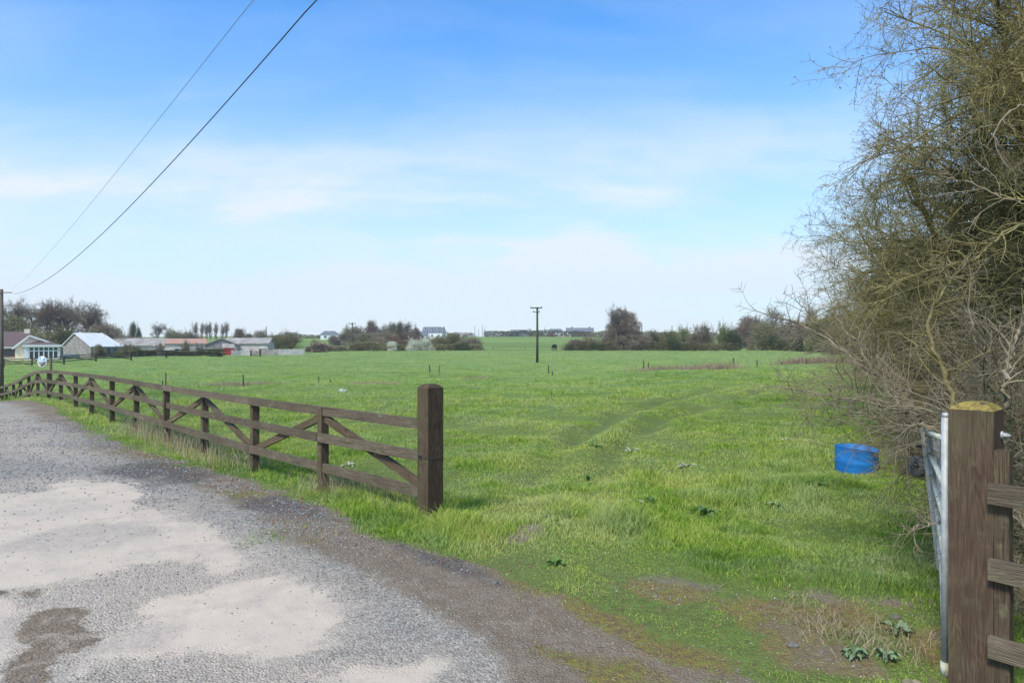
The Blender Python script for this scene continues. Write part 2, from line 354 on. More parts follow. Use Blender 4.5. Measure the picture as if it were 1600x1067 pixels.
M_grass = veg('grass_blades', [(.135, .24, .028), (.25, .40, .042), (.39, .49, .078), (.53, .53, .16)], 1.1, .4, .6, attr='g', fine=5, spec=.12, rnd=0)
M_straw = veg('dead_straw', [(.22, .16, .09), (.40, .31, .19), (.55, .46, .31)], 2, .2, fine=9)
M_reed = veg('dead_dock_stems', [(.16, .10, .07), (.27, .185, .135), (.42, .32, .24)], .6, .1, fine=4)
M_weed = veg('broad_weed_leaf', [(.06, .12, .028), (.11, .20, .05), (.18, .27, .08)], 6, .2, .5, fine=30)
M_silver = veg('grey_green_leaf', [(.10, .15, .07), (.16, .23, .12), (.25, .31, .18)], 8, .15, .7, fine=40)
M_weedpale = veg('pale_weed_leaf', [(.28, .29, .18), (.42, .42, .30), (.55, .53, .42)], 6, .2, .5, fine=30)
M_leaflitter = veg('dead_leaf', [(.14, .07, .035), (.26, .15, .09), (.42, .30, .2)], 9, .1, .8, fine=40)

# ground material: masks are stored per vertex, breakup is in the shader
def ground_material():
    m, t = mat('ground_surface'); pos = t.n('ShaderNodeNewGeometry').outputs['Position']
    A = lambda n: t.n('ShaderNodeAttribute', attribute_name=n).outputs['Fac']
    nf = t.noise(pos, 34, 5, .7); nm = t.noise(pos, 6, 5, .6); nb = t.noise(pos, .8, 4, .6); nvb = t.noise(pos, .05, 4, .55)
    vor = t.n('ShaderNodeTexVoronoi', {'Vector': pos, 'Scale': 75.0, 'Randomness': 1.0}); vor2 = t.n('ShaderNodeTexVoronoi', {'Vector': pos, 'Scale': 34.0})
    sepc = t.n('ShaderNodeSeparateColor', {0: vor.outputs['Color']}).outputs[0]; sepd = t.n('ShaderNodeSeparateColor', {0: vor2.outputs['Color']}).outputs[1]
    st = t.math('ADD', t.math('MULTIPLY', sepc, .6), t.math('MULTIPLY', sepd, .4))
    def thr(mk, k=.45, lo=.38, hi=.62, nn=None):
        x = t.math('ADD', mk, t.math('MULTIPLY', t.math('SUBTRACT', nn or nf, .5), k*2)); return t.ramp(x, [(lo, 0), (hi, 1)])
    gravel = t.ramp(st, [(.08, (.14, .134, .126)), (.42, (.245, .237, .224)), (.7, (.32, .31, .292)), (.97, (.44, .42, .395))])
    gravel = t.mix(t.ramp(nb, [(.4, 0), (.75, .55)]), gravel, t.mix(1.0, gravel, (1.12, 1.0, .88), 'MULTIPLY'))
    gravel = t.mix(t.ramp(nm, [(.35, 0), (.7, .35)]), gravel, (.30, .275, .245))
    dark = t.mix(1.0, gravel, (.38, .37, .385), 'MULTIPLY')
    grit = t.ramp(st, [(.06, .0), (.14, 1)])
    conc = t.mix(nm, (.42, .362, .308), (.54, .478, .415)); conc = t.mix(t.ramp(nb, [(.35, .7), (.6, 0)]), conc, (.40, .365, .325)); cg = t.ramp(t.math('ADD', t.math('MULTIPLY', t.noise(pos, 2.6, 6, .7), .75), t.math('MULTIPLY', nf, .25)), [(.50, 0), (.60, .6)]); conc = t.mix(cg, conc, t.mix(st, (.27, .25, .23), (.44, .40, .36)))
    conc = t.mix(t.math('MULTIPLY', t.ramp(nf, [(.30, 1), (.42, 0)]), .5), conc, (.30, .27, .24))
    wet = t.mix(st, (.10, .078, .058), (.215, .175, .135)); wet = t.mix(t.ramp(t.noise(pos, 5, 4, .6, dist=.4), [(.50, 0), (.62, .6)]), wet, (.34, .30, .255))
    soil = t.mix(nf, (.11, .088, .066), (.235, .195, .155)); soil = t.mix(t.ramp(st, [(.66, 0), (.9, .6)]), soil, (.28, .255, .23))
    soil = t.mix(t.ramp(nm, [(.45, 0), (.65, .55)]), soil, (.25, .22, .185))
    mossc = t.mix(nm, (.15, .135, .035), (.27, .225, .06)); mossc = t.mix(t.ramp(nf, [(.42, 0), (.55, .9)]), mossc, (.12, .09, .06)); mossc = t.mix(t.ramp(t.noise(pos, 17, 5, .7), [(.52, 0), (.6, .8)]), mossc, (.16, .19, .05))
    c = gravel
    c = t.mix(thr(A('soil'), .5, .3, .7, nm), c, soil)
    c = t.mix(t.math('MULTIPLY', thr(A('dark'), .35, .3, .75), .95), c, dark)
    c = t.mix(t.math('MULTIPLY', t.ramp(t.math('ADD', A('dust'), t.math('MULTIPLY', t.math('SUBTRACT', t.noise(pos, 2.2, 6, .7), .5), .9)), [(.25, 0), (.85, 1)]), .75), c, t.mix(st, (.33, .295, .26), (.47, .42, .37)))
    rag = t.math('ADD', t.math('MULTIPLY', t.noise(pos, 2.3, 12, .74, dist=.6), .75), t.math('MULTIPLY', nf, .25))
    c = t.mix(thr(A('conc'), 1.6, .42, .56, rag), c, conc)
    c = t.mix(t.math('MULTIPLY', thr(A('smear'), .35, .35, .7), .6), c, t.mix(st, (.22, .20, .18), (.42, .39, .36)))
    c = t.mix(t.math('MULTIPLY', thr(A('wet'), .7, .42, .55, rag), .92), c, wet)
    c = t.mix(thr(A('moss'), .5, .4, .62, t.math('ADD', t.math('MULTIPLY', nm, .5), t.math('MULTIPLY', nf, .5))), c, mossc)
    c = t.mix(1.0, c, (1.07, .985, .87), 'MULTIPLY')
    gn = t.noise(t.mapping(pos, (1, 2.2, 1)), .22, 5, .65); g2 = t.noise(pos, 3.0, 4, .6)
    gr = t.mix(t.ramp(gn, [(.35, 0), (.62, 1)]), (.125, .20, .036), (.215, .29, .066))
    gr = t.mix(t.ramp(nvb, [(.42, 0), (.6, .5)]), gr, (.155, .245, .082))
    gr = t.mix(t.math('MULTIPLY', t.ramp(g2, [(.5, 0), (.72, .5)]), 1), gr, (.16, .15, .06))
    nr = t.math('MULTIPLY', A('near'), t.ramp(t.math('ADD', t.math('MULTIPLY', t.noise(pos, 11, 6, .75), .6), t.math('MULTIPLY', nf, .4)), [(.36, 1), (.62, .25)])); gr = t.mix(nr, gr, t.mix(nf, (.045, .055, .016), (.14, .15, .045)))
    far = A('far'); hillc = t.mix(t.ramp(t.noise(pos, .02, 3, .5), [(.4, 0), (.6, 1)]), (.125, .185, .032), (.175, .245, .052))
    gr = t.mix(far, gr, hillc)
    c = t.mix(thr(A('grass'), .4, .3, .65, nm), c, gr)
    b = t.math('ADD', t.math('MULTIPLY', vor.outputs['Distance'], -.8), t.math('MULTIPLY', nf, .8))
    flat = t.math('SUBTRACT', 1.0, t.math('MULTIPLY', t.math('MAXIMUM', A('conc'), t.math('MULTIPLY', A('wet'), .4)), .85))
    bump = t.n('ShaderNodeBump', {'Strength': t.math('MULTIPLY', flat, .9), 'Distance': .014, 'Height': b}).outputs[0]
    p = t.n('ShaderNodeBsdfPrincipled', {'Base Color': c, 'Roughness': .93, 'Specular IOR Level': .15, 'Normal': bump})
    t.n('ShaderNodeOutputMaterial', {0: p.outputs[0]}); return m
M_ground = ground_material()

# ------------------------------------------------------------------ the ground sheet (field + road)
def inside(x, y, pts):
    c = np.zeros(x.shape, bool); n = len(pts)
    for i in range(n):
        x0, y0 = pts[i]; x1, y1 = pts[(i+1) % n]
        if y0 == y1: continue
        c ^= ((y0 > y) != (y1 > y)) & (x < (x1-x0)*(y-y0)/(y1-y0)+x0)
    return c
POLY = {
 'conc': [
  [(-250, 775), (0, 760), (60, 757), (117, 738), (150, 742), (193, 745), (224, 762), (208, 790), (275, 793), (289, 803), (330, 827), (358, 851), (378, 865), (396, 882), (344, 893), (306, 881), (265, 874), (206, 887), (148, 900), (100, 914), (79, 920), (0, 926), (-250, 940)],
  [(165, 1000), (213, 985), (240, 968), (228, 950), (255, 937), (310, 927), (344, 906), (413, 902), (461, 906), (490, 915), (512, 937), (540, 943), (543, 965), (525, 993), (490, 1009), (450, 1024), (413, 1030), (344, 1018), (275, 1023), (220, 1022), (155, 1027), (103, 1049), (69, 1090), (90, 1065), (150, 1020)],
  [(-250, 945), (0, 935), (30, 932), (52, 945), (38, 975), (20, 1010), (14, 1090), (-250, 1120)],
  [(495, 1056), (560, 1045), (630, 1047), (672, 1033), (690, 1036), (684, 1070), (640, 1110), (500, 1110)],
  ],
 'dust': [[(-60, 640), (30, 640), (90, 668), (140, 695), (120, 712), (60, 700), (-60, 690)], [(-250, 760), (120, 730), (240, 745), (300, 780), (420, 860), (560, 930), (580, 980), (500, 1030), (720, 1010), (760, 1060), (500, 1100), (60, 1060), (-250, 1000)]],
 'smear': [[(0, 853), (70, 830), (137, 814), (213, 808), (258, 820), (254, 834), (192, 850), (70, 861), (0, 860)],
  [(548, 1000), (600, 985), (640, 1010), (650, 1036), (600, 1040), (560, 1025)], [(386, 940), (404, 929), (424, 934), (420, 943), (400, 944)], [(195, 985), (240, 972), (262, 985), (240, 1010), (200, 1015), (150, 1020)]],
 'wet': [[(-30, 926), (0, 925), (82, 917), (66, 934), (48, 938), (0, 932), (-30, 932)],
  [(52, 955), (85, 951), (127, 950), (127, 972), (148, 985), (165, 996), (148, 1010), (117, 1023), (76, 1047), (66, 1085), (10, 1090), (17, 1050), (17, 1020), (38, 1003), (34, 975)]],
 'dark': [[(165, 720), (190, 711), (260, 704), (310, 712), (336, 726), (338, 740), (290, 746), (230, 747), (190, 734)],
  [(360, 768), (420, 766), (480, 772), (515, 792), (520, 812), (470, 806), (420, 800), (375, 788)], [(590, 842), (680, 860), (730, 878), (760, 900), (720, 898), (650, 872)], [(770, 908), (815, 915), (815, 922), (775, 918)]],
 'soil': [[(60, 640), (150, 660), (240, 700), (290, 718), (300, 704), (200, 674), (100, 648)], [(430, 830), (470, 805), (520, 815), (560, 842), (640, 862), (740, 905), (850, 960), (1000, 1025), (1120, 1067), (1500, 1100), (1400, 1300), (800, 1150), (780, 1020), (680, 950), (600, 905), (520, 880), (450, 855)],
  [(310, 745), (430, 762), (500, 800), (560, 842), (500, 842), (420, 830), (400, 790)]],
}
MOSSP = [[(705, 835), (800, 850), (900, 885), (1000, 893), (1150, 915), (1300, 930), (1460, 940), (1560, 1000), (1500, 1100), (1120, 1075), (1000, 1030), (900, 980), (820, 925), (760, 905)],
 [(150, 668), (200, 676), (290, 712), (250, 712), (190, 690)], [(300, 745), (345, 748), (420, 760), (410, 772), (350, 768)], [(380, 822), (440, 826), (470, 842), (420, 846)],
 [(460, 845), (500, 842), (520, 856), (480, 862)], [(840, 1010), (1000, 1020), (1100, 1060), (1050, 1110), (900, 1080)]]
def poly_mask(x, y, plist, wdt, jit, seed):
    out = np.zeros(x.shape)
    for k, pp in enumerate(plist):
        P = flatpx(pp); xs = [p[0] for p in P]; ys = [p[1] for p in P]
        sel = (x > min(xs)-1) & (x < max(xs)+1) & (y > min(ys)-1) & (y < max(ys)+1)
        if not sel.any(): continue
        xx, yy = x[sel], y[sel]
        d = poly_dist(xx, yy, P+[P[0]]); d = np.where(inside(xx, yy, P), -d, d)
        sc_ = np.clip(yy/5, .6, 4)
        d = d+((fbm(xx, yy, 3.2, 4, seed+k)-.5)*2*jit+(fbm(xx, yy, 14, 3, seed+7+k)-.5)*jit*.7)*sc_
        out[sel] = np.maximum(out[sel], np.clip(.5-d/(wdt*sc_), 0, 1))
    return out
def grass_mask(x, y):
    u, v = to_uv(x, y)
    e = edge_v(u)+(fbm(x, y, 1.6, 4, 71)-.5)*.5
    g = np.clip(.5+(v-e)/.22, 0, 1)
    # the trodden gateway: thin, mossy ground
    gate = poly_mask(x, y, MOSSP[:1], .5, .12, 91)
    bare = gate*np.clip((.62-fbm(x, y, 1.9, 4, 77))/.22, 0, 1)
    P = flatpx([(805, 820), (850, 815), (862, 832), (810, 850), (780, 845)]); d = poly_dist(x, y, P+[P[0]]); d = np.where(inside(x, y, P), -d, d)
    bare = np.maximum(bare, np.clip(.5-d/.2, 0, 1)*.8)
    return g*(1-bare), gate
def build_ground():
    a0 = np.radians(np.concatenate([np.arange(-180, -52, 4.0), np.arange(-52, 52.001, .155), np.arange(56, 181, 4.0)]))
    a0 = a0[:-1] if abs(a0[-1]-math.pi) < 1e-6 else a0
    rr = np.concatenate([[.25, .6, 1.1], np.exp(np.arange(math.log(1.6), math.log(26), .0068)), np.exp(np.arange(math.log(26), math.log(210), .013)), np.exp(np.arange(math.log(210), math.log(4200), .045))])
    nA, nR = len(a0), len(rr)
    AA, RR = np.meshgrid(a0, rr); x = (RR*np.sin(AA)).ravel(); y = (RR*np.cos(AA)).ravel(); z = gz(x, y)
    far = sstep(150, 165, y)
    g, gate = grass_mask(x, y)
    att = {'grass': g, 'far': far, 'near': 1-sstep(12, 45, y)}
    near = (np.hypot(x, y) < 40)
    for i, k in enumerate(POLY):
        v = np.zeros(x.shape); v[near] = poly_mask(x[near], y[near], POLY[k], .34 if k in ('conc', 'wet') else .8 if k == 'dust' else .35, .15 if k in ('conc', 'wet') else .14, 100+i*13); att[k] = v
    uu, vv_ = to_uv(x, y); att['soil'] = np.maximum(att['soil'], sstep(-1.0, -.1, vv_-edge_v(uu)+(fbm(x, y, .7, 3, 909)-.5)*.9)*.85)
    v = np.zeros(x.shape); v[near] = poly_mask(x[near], y[near], MOSSP, .4, .15, 300); att['moss'] = v*(.42+.5*fbm(x, y, 1.2, 3, 888))
    att['conc'] *= (1-att['wet'])
    V = np.stack([x, y, z], 1)
    i = np.arange(nR-1)[:, None]*nA; j = np.arange(nA)[None, :]; jn = (j+1) % nA
    q = np.stack([i+j, i+jn, i+nA+jn, i+nA+j], -1).reshape(-1, 4)[:, ::-1]
    cx = x[q].mean(1); cy = y[q].mean(1); u, vv = to_uv(cx, cy)
    road = (vv < edge_v(u)-.02) & (vv > -9) & (u > -14) & (u < 60)
    for nm, sel, lab in (('field', ~road, 'green pasture running from the gateway back to the hedges'), ('road', road, 'grey gravel lane with pale worn patches beside the timber fence')):
        qq = q[sel]; used, inv = np.unique(qq, return_inverse=True)
        me = mesh_np(nm, V[used], quads=inv.reshape(-1, 4), smooth=True, mats=[M_ground])
        for k, arr in att.items():
            a = me.attributes.new(k, 'FLOAT', 'POINT'); a.data.foreach_set('value', arr[used].astype(np.float32))
        o = link(nm, me); tag(o, lab, 'ground' if nm == 'field' else 'road', kind='structure')
build_ground()

# ------------------------------------------------------------------ grass blades (uncountable: one object)
def blades(x, y, h, wd, lean, g, rng, name, m):
    n = len(x); z = gz(x, y)-.008; az = rng.uniform(0, 2*np.pi, n); s = np.stack([np.cos(az), np.sin(az)], 1)
    ld = rng.uniform(0, 2*np.pi, n); wdx = (fbm(x, y, .8, 2, 55)-.5)*5+ld
    l = np.stack([np.cos(wdx), np.sin(wdx)], 1)*(lean*h)[:, None]
    V = np.zeros((n, 5, 3), np.float32); P = np.stack([x, y], 1)
    V[:, 0, :2] = P-s*wd[:, None]/2; V[:, 1, :2] = P+s*wd[:, None]/2
    mid = P+l*.35; V[:, 2, :2] = mid+s*wd[:, None]*.36; V[:, 3, :2] = mid-s*wd[:, None]*.36; V[:, 4, :2] = P+l
    V[:, :2, 2] = z[:, None]; V[:, 2:4, 2] = (z+h*.58)[:, None]; V[:, 4, 2] = z+h*(1-.25*lean)
    b = np.arange(n)[:, None]*5
    me = mesh_np(name, V.reshape(-1, 3), quads=b+np.array([0, 1, 2, 3]), tris=b+np.array([3, 2, 4]), mats=[m])
    a = me.attributes.new('g', 'FLOAT', 'POINT'); a.data.foreach_set('value', np.repeat(g, 5).astype(np.float32))
    return link(name, me)
def density_sample(n, d0, d1, power, rng, tmin=-.86, tmax=.95):
    # area density falls with distance
    gridD = np.linspace(d0, d1, 2000); pdf = gridD*np.minimum(1, (6/gridD))**power; cdf = np.cumsum(pdf); cdf /= cdf[-1]
    D = np.interp(rng.uniform(0, 1, n), cdf, gridD); t = rng.uniform(tmin, tmax, n); return t*D, D
rng = np.random.RandomState(4)
x, y = density_sample(1900000, 2.4, 152, 1.88, rng)
g, gate = grass_mask(x, y)
u, v = to_uv(x, y)
tuft = fbm(x, y, 1.1, 4, 61); patch = fbm(x, y, .22, 3, 62)
keep = (rng.uniform(0, 1, len(x)) < g*(1-.2*gate)*(.7+.6*tuft))
mossp = poly_mask(x, y, MOSSP[1:], .5, .2, 300); keep |= (rng.uniform(0, 1, len(x)) < mossp*.22*(tuft > .5))
tf = fbm(x, y, 4.5, 3, 69); keep |= (gate > .3) & (tf > .56) & (rng.uniform(0, 1, len(x)) < .8)
x, y, g, gate, u, v, tuft, patch = [a[keep] for a in (x, y, g, gate, u, v, tuft, patch)]
trk = np.minimum(poly_dist(x, y, TRACKS[0]), poly_dist(x, y, TRACKS[1]))
t2 = fbm(x, y, 3.6, 3, 67); h = (.032+.17*np.clip(tuft-.30, 0, 1)**1.2*(.5+.9*patch)*(.35+1.3*t2))*rng.uniform(.6, 1.35, len(x))
cl2 = sstep(.50, .66, fbm(x, y, 1.9, 3, 643)); cl3 = sstep(.48, .64, fbm(x+y*.4, y*1.5, .55, 3, 644)); h *= (.72+.75*cl2)*(.8+.4*cl3); h *= 1-(.25+.35*sstep(7, 13, y))*np.exp(-(trk/.26)**2); h *= (1-.62*gate); h *= np.where(v < edge_v(u)+.1, .4, 1)
fenceline = np.exp(-(v/.3)**2)*(u > -.6); h = h+fenceline*rng.uniform(0, .09, len(x))
nf_ = poly_dist(x, y, flatpx([(560, 800), (650, 818), (720, 838)])); h = h+np.exp(-(nf_/.45)**2)*rng.uniform(.02, .12, len(x))
wd = (.0026+.00050*y)*rng.uniform(.7, 1.25, len(x)); h = h*(1+.004*y)
gcol = np.clip(.5+.36*rng.randn(len(x))*.5+(patch-.5)*1.0+.35*gate+.22*np.exp(-(trk/.45)**2)+fenceline*.15+.12*(tuft-.5)-.20*cl2+.16*(cl3-.5), 0, 1)
straw = rng.uniform(0, 1, len(x)) < (.035+.10*fenceline+.1*gate); gcol[straw] = rng.uniform(1.0, 1.4, straw.sum())
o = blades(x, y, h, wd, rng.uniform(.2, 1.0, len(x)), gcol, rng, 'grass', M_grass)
tag(o, 'short tufted green grass covering the pasture and verge', 'grass', kind='stuff')

def strip_stuff(name, label, cat, pts, n, h0, h1, wdt, m, seed, jit=.5, lean=.6):
    rng = np.random.RandomState(seed); k = rng.randint(0, len(pts)-1, n); f = rng.uniform(0, 1, n)
    A = np.array([[(p[0]-800)/F*p[1], p[1]] for p in pts]); P = A[k]+(A[k+1]-A[k])*f[:, None]+rng.randn(n, 2)*jit
    hh = rng.uniform(h0, h1, n)*(.5+fbm(P[:, 0], P[:, 1], .6, 3, seed))
    o = blades(P[:, 0], P[:, 1], hh, np.full(n, wdt), rng.uniform(.1, lean, n), rng.uniform(0, 1, n), rng, name, m)
    return tag(o, label, cat, kind='stuff')
strip_stuff('dead_stems', 'reddish dead dock stems in a long strip across the far pasture', 'dead stems', [(1002, 48), (1050, 50), (1100, 51), (1146, 52)], 1500, .12, .6, .03, M_reed, 11, .8)
strip_stuff('dead_stems', 'reddish dead stems beside the hedge at the far right of the pasture', 'dead stems', [(1236, 62), (1270, 62), (1330, 60)], 1600, .25, .95, .035, M_reed, 12, 1.0)
strip_stuff('dry_rushes', 'pale dry grass along the stakes left of the pale stone', 'dry grass', [(325, 38), (380, 38), (430, 39)], 1100, .15, .38, .02, M_straw, 13, .6)
strip_stuff('dry_rushes', 'pale dry grass just right of the pale stone', 'dry grass', [(545, 36), (580, 36), (615, 37)], 800, .10, .30, .02, M_straw, 14, .5)
strip_stuff('dry_rushes', 'small pale tuft of dry rushes behind the gate post', 'dry grass', [(728, 45), (758, 45)], 160, .2, .5, .025, M_straw, 15, .25)
strip_stuff('dry_rushes', 'bleached dry grass under the second fence bay', 'dry grass', [(500, 7.9), (560, 7.6), (640, 6.9)], 600, .15, .42, .004, M_straw, 16, .14, .9)
strip_stuff('dry_rushes', 'bleached dry stalks under the far fence bays', 'dry grass', [(200, 14.4), (260, 12.4), (320, 11.0), (400, 9.5)], 1300, .15, .5, .006, M_straw, 17, .2, .7)
strip_stuff('dry_grass_clump', 'flattened straw coloured dead grass in front of the metal gate', 'dry grass', [(1240, 4.4), (1290, 4.1), (1360, 3.9), (1440, 3.75)], 900, .03, .11, .0035, M_straw, 18, .15, 2.2)

# gravel and debris (uncountable)
def stones(name, label, n, seed, fn, s0, s1, m):
    rng = np.random.RandomState(seed); x, y = fn(n, rng); n = len(x); z = gz(x, y)
    ico = np.array([(1, 0, 0), (-1, 0, 0), (0, 1, 0), (0, -1, 0), (0, 0, 1), (0, 0, -1)], float)
    fc = np.array([(0, 2, 4), (2, 1, 4), (1, 3, 4), (3, 0, 4), (2, 0, 5), (1, 2, 5), (3, 1, 5), (0, 3, 5)])
    s = np.exp(rng.uniform(math.log(s0), math.log(s1), n))*np.clip(y/4.5, .8, 2.2)
    V = ico[None]*rng.uniform(.55, 1.2, (n, 6, 1)); V[..., 2] *= .6; a = rng.uniform(0, 6.3, n); ca, sa = np.cos(a)[:, None], np.sin(a)[:, None]
    X = V[..., 0]*ca-V[..., 1]*sa; Y = V[..., 0]*sa+V[..., 1]*ca
    V = np.stack([X, Y, V[..., 2]], -1)*s[:, None, None]; V[..., 0] += x[:, None]; V[..., 1] += y[:, None]; V[..., 2] += (z+s*.15)[:, None]
    me = mesh_np(name, V.reshape(-1, 3), tris=(np.arange(n)[:, None, None]*6+fc[None]).reshape(-1, 3), mats=[m])
    return tag(link(name, me), label, 'gravel', kind='stuff')
def stonemat():
    m, t = mat('loose_stone'); isl = t.n('ShaderNodeNewGeometry').outputs['Random Per Island']
    finish(t, t.ramp(isl, [(0, (.09, .088, .085)), (.45, (.20, .20, .198)), (.8, (.30, .29, .275)), (1, (.50, .46, .42))]), .9); return m
M_st = stonemat()
def road_pts(n, rng):
    x, y = density_sample(n, 2.4, 17, 1.2, rng, -.9, .6); u, v = to_uv(x, y); g, _ = grass_mask(x, y)
    cm = poly_mask(x, y, POLY['conc'], .1, .05, 100); cl_ = fbm(x, y, .9, 3, 401)
    p = np.where(cm > .5, .05, .30+.9*np.clip(cl_-.42, 0, 1)*3); p = p*(1-g); k = rng.uniform(0, 1, n) < p; return x[k], y[k]
stones('gravel', 'loose grey chippings scattered over the lane', 150000, 5, road_pts, .0028, .0095, M_st)
def edge_pts(n, rng):
    x, y = density_sample(n, 2.6, 12, 1.0, rng, -.6, .7); g, gate = grass_mask(x, y); u, v = to_uv(x, y)
    p = np.clip(1-np.abs(v-edge_v(u)+.15)/.6, 0, 1)*.5+gate*.4; k = rng.uniform(0, 1, n) < p; return x[k], y[k]
stones('leaf_litter', 'dead leaves and soil crumbs along the grass edge of the lane', 26000, 6, edge_pts, .003, .014, M_leaflitter)['category'] = 'leaf litter'

# ------------------------------------------------------------------ timber fence left of the gateway
U3 = Vector((EU[0], EU[1], 0)); V3 = Vector((EV[0], EV[1], 0)); RZ = math.atan2(EU[1], EU[0])
posts = [(672, 6.52, .964, 0), (505, 7.9, .956, -.07), (398, 9.37, .936, -.15), (320, 11.1, .894, -.2), (260, 12.5, .909, -.17), (213, 14.4, .884, -.24), (175, 15.7, .903, -.19),
         (143, 17.2, .886, -.14), (118, 18.7, .868, -.12), (95, 20.3, .834, -.08), (76, 21.7, .795, -.11), (59, 23.1, .700, -.25), (45, 24.6, .50, -.45), (32, 26.1, .22, -.66), (21, 27.5, .03, -.82), (10, 29.0, -.17, -1.0), (0, 30.5, -.33, -1.15), (-12, 32.2, -.45, -1.25)]
PP = [Vector(((p[0]-800)/F*p[1], p[1], 0)) for p in posts]
fence = thing('timber_fence', 'long brown post and rail fence with diagonal braces curving along the lane', 'fence', (PP[1].x, PP[1].y, gzf(PP[1].x, PP[1].y)))
bpy.context.view_layer.update()
def setparent(o, parent):
    M = o.matrix_basis.copy(); o.parent = parent; o.matrix_local = Matrix.Translation(-parent.location)@M if parent.rotation_euler.z == 0 else (parent.matrix_basis.inverted()@M)
def boardw(name, p0, p1, wid, thk, m, parent, nrm, **k):
    o = board(name, p0, p1, wid, thk, m, None, nrm, **k); setparent(o, parent); return o
for i in range(1, len(PP)):
    p = PP[i]; t_ = (PP[min(i+1, len(PP)-1)]-PP[i-1]).normalized(); nr = Vector((t_.y, -t_.x, 0))
    g0 = min(posts[i][3], gzf(p.x, p.y))
    boardw('post', (p.x, p.y, g0-.15), (p.x, p.y, posts[i][2]-.012), .095, .095, M_post, fence, nr, bevel=.006)
    if i < len(PP)-1 or True:
        if i % 2 == 1:   # apex post: braces run down to both neighbours
            for k in (i-1, i+1):
                if k >= len(PP): continue
                q = PP[k]; dv = (q-p); L = dv.length; dv.normalize(); end = .055 if k else .10
                zt = posts[i][2]-.14; zb = posts[k][2]-.70 if k else posts[k][2]-.66
                boardw('brace', (p.x+dv.x*.06, p.y+dv.y*.06, zt), (q.x-dv.x*end, q.y-dv.y*end, zb), .085, .042, M_post, fence, nr)
for lvl in range(3):
    off = (-.05, -.355, -.70)[lvl]
    i = 0 if lvl != 1 else 0
    seq = list(range(len(PP)))
    k = 0
    while k < len(seq)-1:
        step = 1 if (lvl == 1 and k == 0) else 2
        if lvl != 1 and k == 0: step = 2
        k2 = min(k+step, len(seq)-1)
        if k >= 9: k2 = min(k+1, len(seq)-1)
        a, b = PP[k], PP[k2]; d = (b-a).normalized(); nr = Vector((d.y, -d.x, 0)); nr = nr if nr.dot(-V3) > 0 else -nr
        aa = a+d*(.075 if k == 0 else .002); bb = b-d*.002
        o3 = nr*(.0475+.02)
        if k2 <= 8:
            # one straight board over two bays
            boardw('rail', (aa.x+o3.x, aa.y+o3.y, posts[k][2]+off), (bb.x+o3.x, bb.y+o3.y, posts[k2][2]+off), .098, .04, M_rail, fence, nr, seed=lvl*31+k)
        else:
            for q in range(k, k2):
                a1, b1 = PP[q], PP[q+1]; d1 = (b1-a1).normalized()
                boardw('rail', (a1.x+o3.x, a1.y+o3.y, posts[q][2]+off), (b1.x+o3.x, b1.y+o3.y, posts[q+1][2]+off), .098, .04, M_rail, fence, nr, seed=lvl*31+q)
        k = k2

def gate_post(x, y, ztop, wid, label, pm=None):
    g0 = gzf(x, y); t = thing('gate_post', label, 'gate post', (x, y, g0), RZ)
    bm = bmesh.new(); h_ = ztop-g0; ns = 8; a = wid/2; rings = []
    for i in range(ns+1):
        z_ = -.3+(h_+.3)*i/ns; j = (0.0015*math.sin(i*2.3), .0015*math.cos(i*1.7)); rings.append([bm.verts.new((sx*a+j[0], sy*a+j[1], z_)) for sx, sy in ((-1, -1), (1, -1), (1, 1), (-1, 1))])
    for i in range(ns):
        for k in range(4): bm.faces.new((rings[i][k], rings[i][(k+1) % 4], rings[i+1][(k+1) % 4], rings[i+1][k]))
    bm.faces.new(rings[0][::-1]); last = rings[-1]
    for f_, zz_ in ((.72, .024), (.40, .036)):
        r = [bm.verts.new((sx*a*f_, sy*a*f_, h_+zz_)) for sx, sy in ((-1, -1), (1, -1), (1, 1), (-1, 1))]
        for k in range(4): bm.faces.new((last[k], last[(k+1) % 4], r[(k+1) % 4], r[k]))
        last = r
    bm.faces.new(last)
    ed = [e for e in bm.edges if len(e.link_faces) == 2 and e.calc_face_angle() > .9]
    bmesh.ops.bevel(bm, geom=ed, offset=.007, segments=2, affect='EDGES', clamp_overlap=True)
    me = bpy.data.meshes.new('post_shaft'); bm.to_mesh(me); bm.free(); me.materials.append(pm or M_bigpost); link('post_shaft', me, t)
    return t
gpl = gate_post(BP[0], BP[1], 1.262, .176, 'thick square brown gate post ending the braced fence in mid picture', M_bigpost2)
b_ = MB().cyl((-.095, .02, .93), (-.089, .02, .93), .008); b_.build('bolt_hole', M_black, gpl)
b_ = MB().cyl((.02, .088, .62), (.02, .118, .62), .007).cyl((.02, .112, .62), (.02, .124, .62), .013, n=6); b_.build('latch_pin', M_black, gpl)
wr = MB()
for a_, c_ in (((-.092, -.092), (.092, -.092)), ((.092, -.092), (.092, .092)), ((.092, .092), (-.092, .092)), ((-.092, .092), (-.092, -.092))): wr.cyl((a_[0], a_[1], .60), (c_[0], c_[1], .605), .0022, n=6)
wr.build('tie_wire', M_wire, gpl)
RPx, RPy = 2.262, 3.33
gpr = gate_post(RPx, RPy, 1.372, .186, 'tall thick gate post with yellow lichen on its cap at right')
# galvanised bolt through the side face (local -X is towards the lower right of the picture)
b_ = MB().cyl((-.093, -.05, 1.245), (-.101, -.05, 1.245), .019, n=14).cyl((-.101, -.05, 1.245), (-.119, -.05, 1.245), .0125, n=6).cyl((-.119, -.05, 1.245), (-.129, -.05, 1.245), .007, n=8); b_.build('bolt', M_galv, gpr)

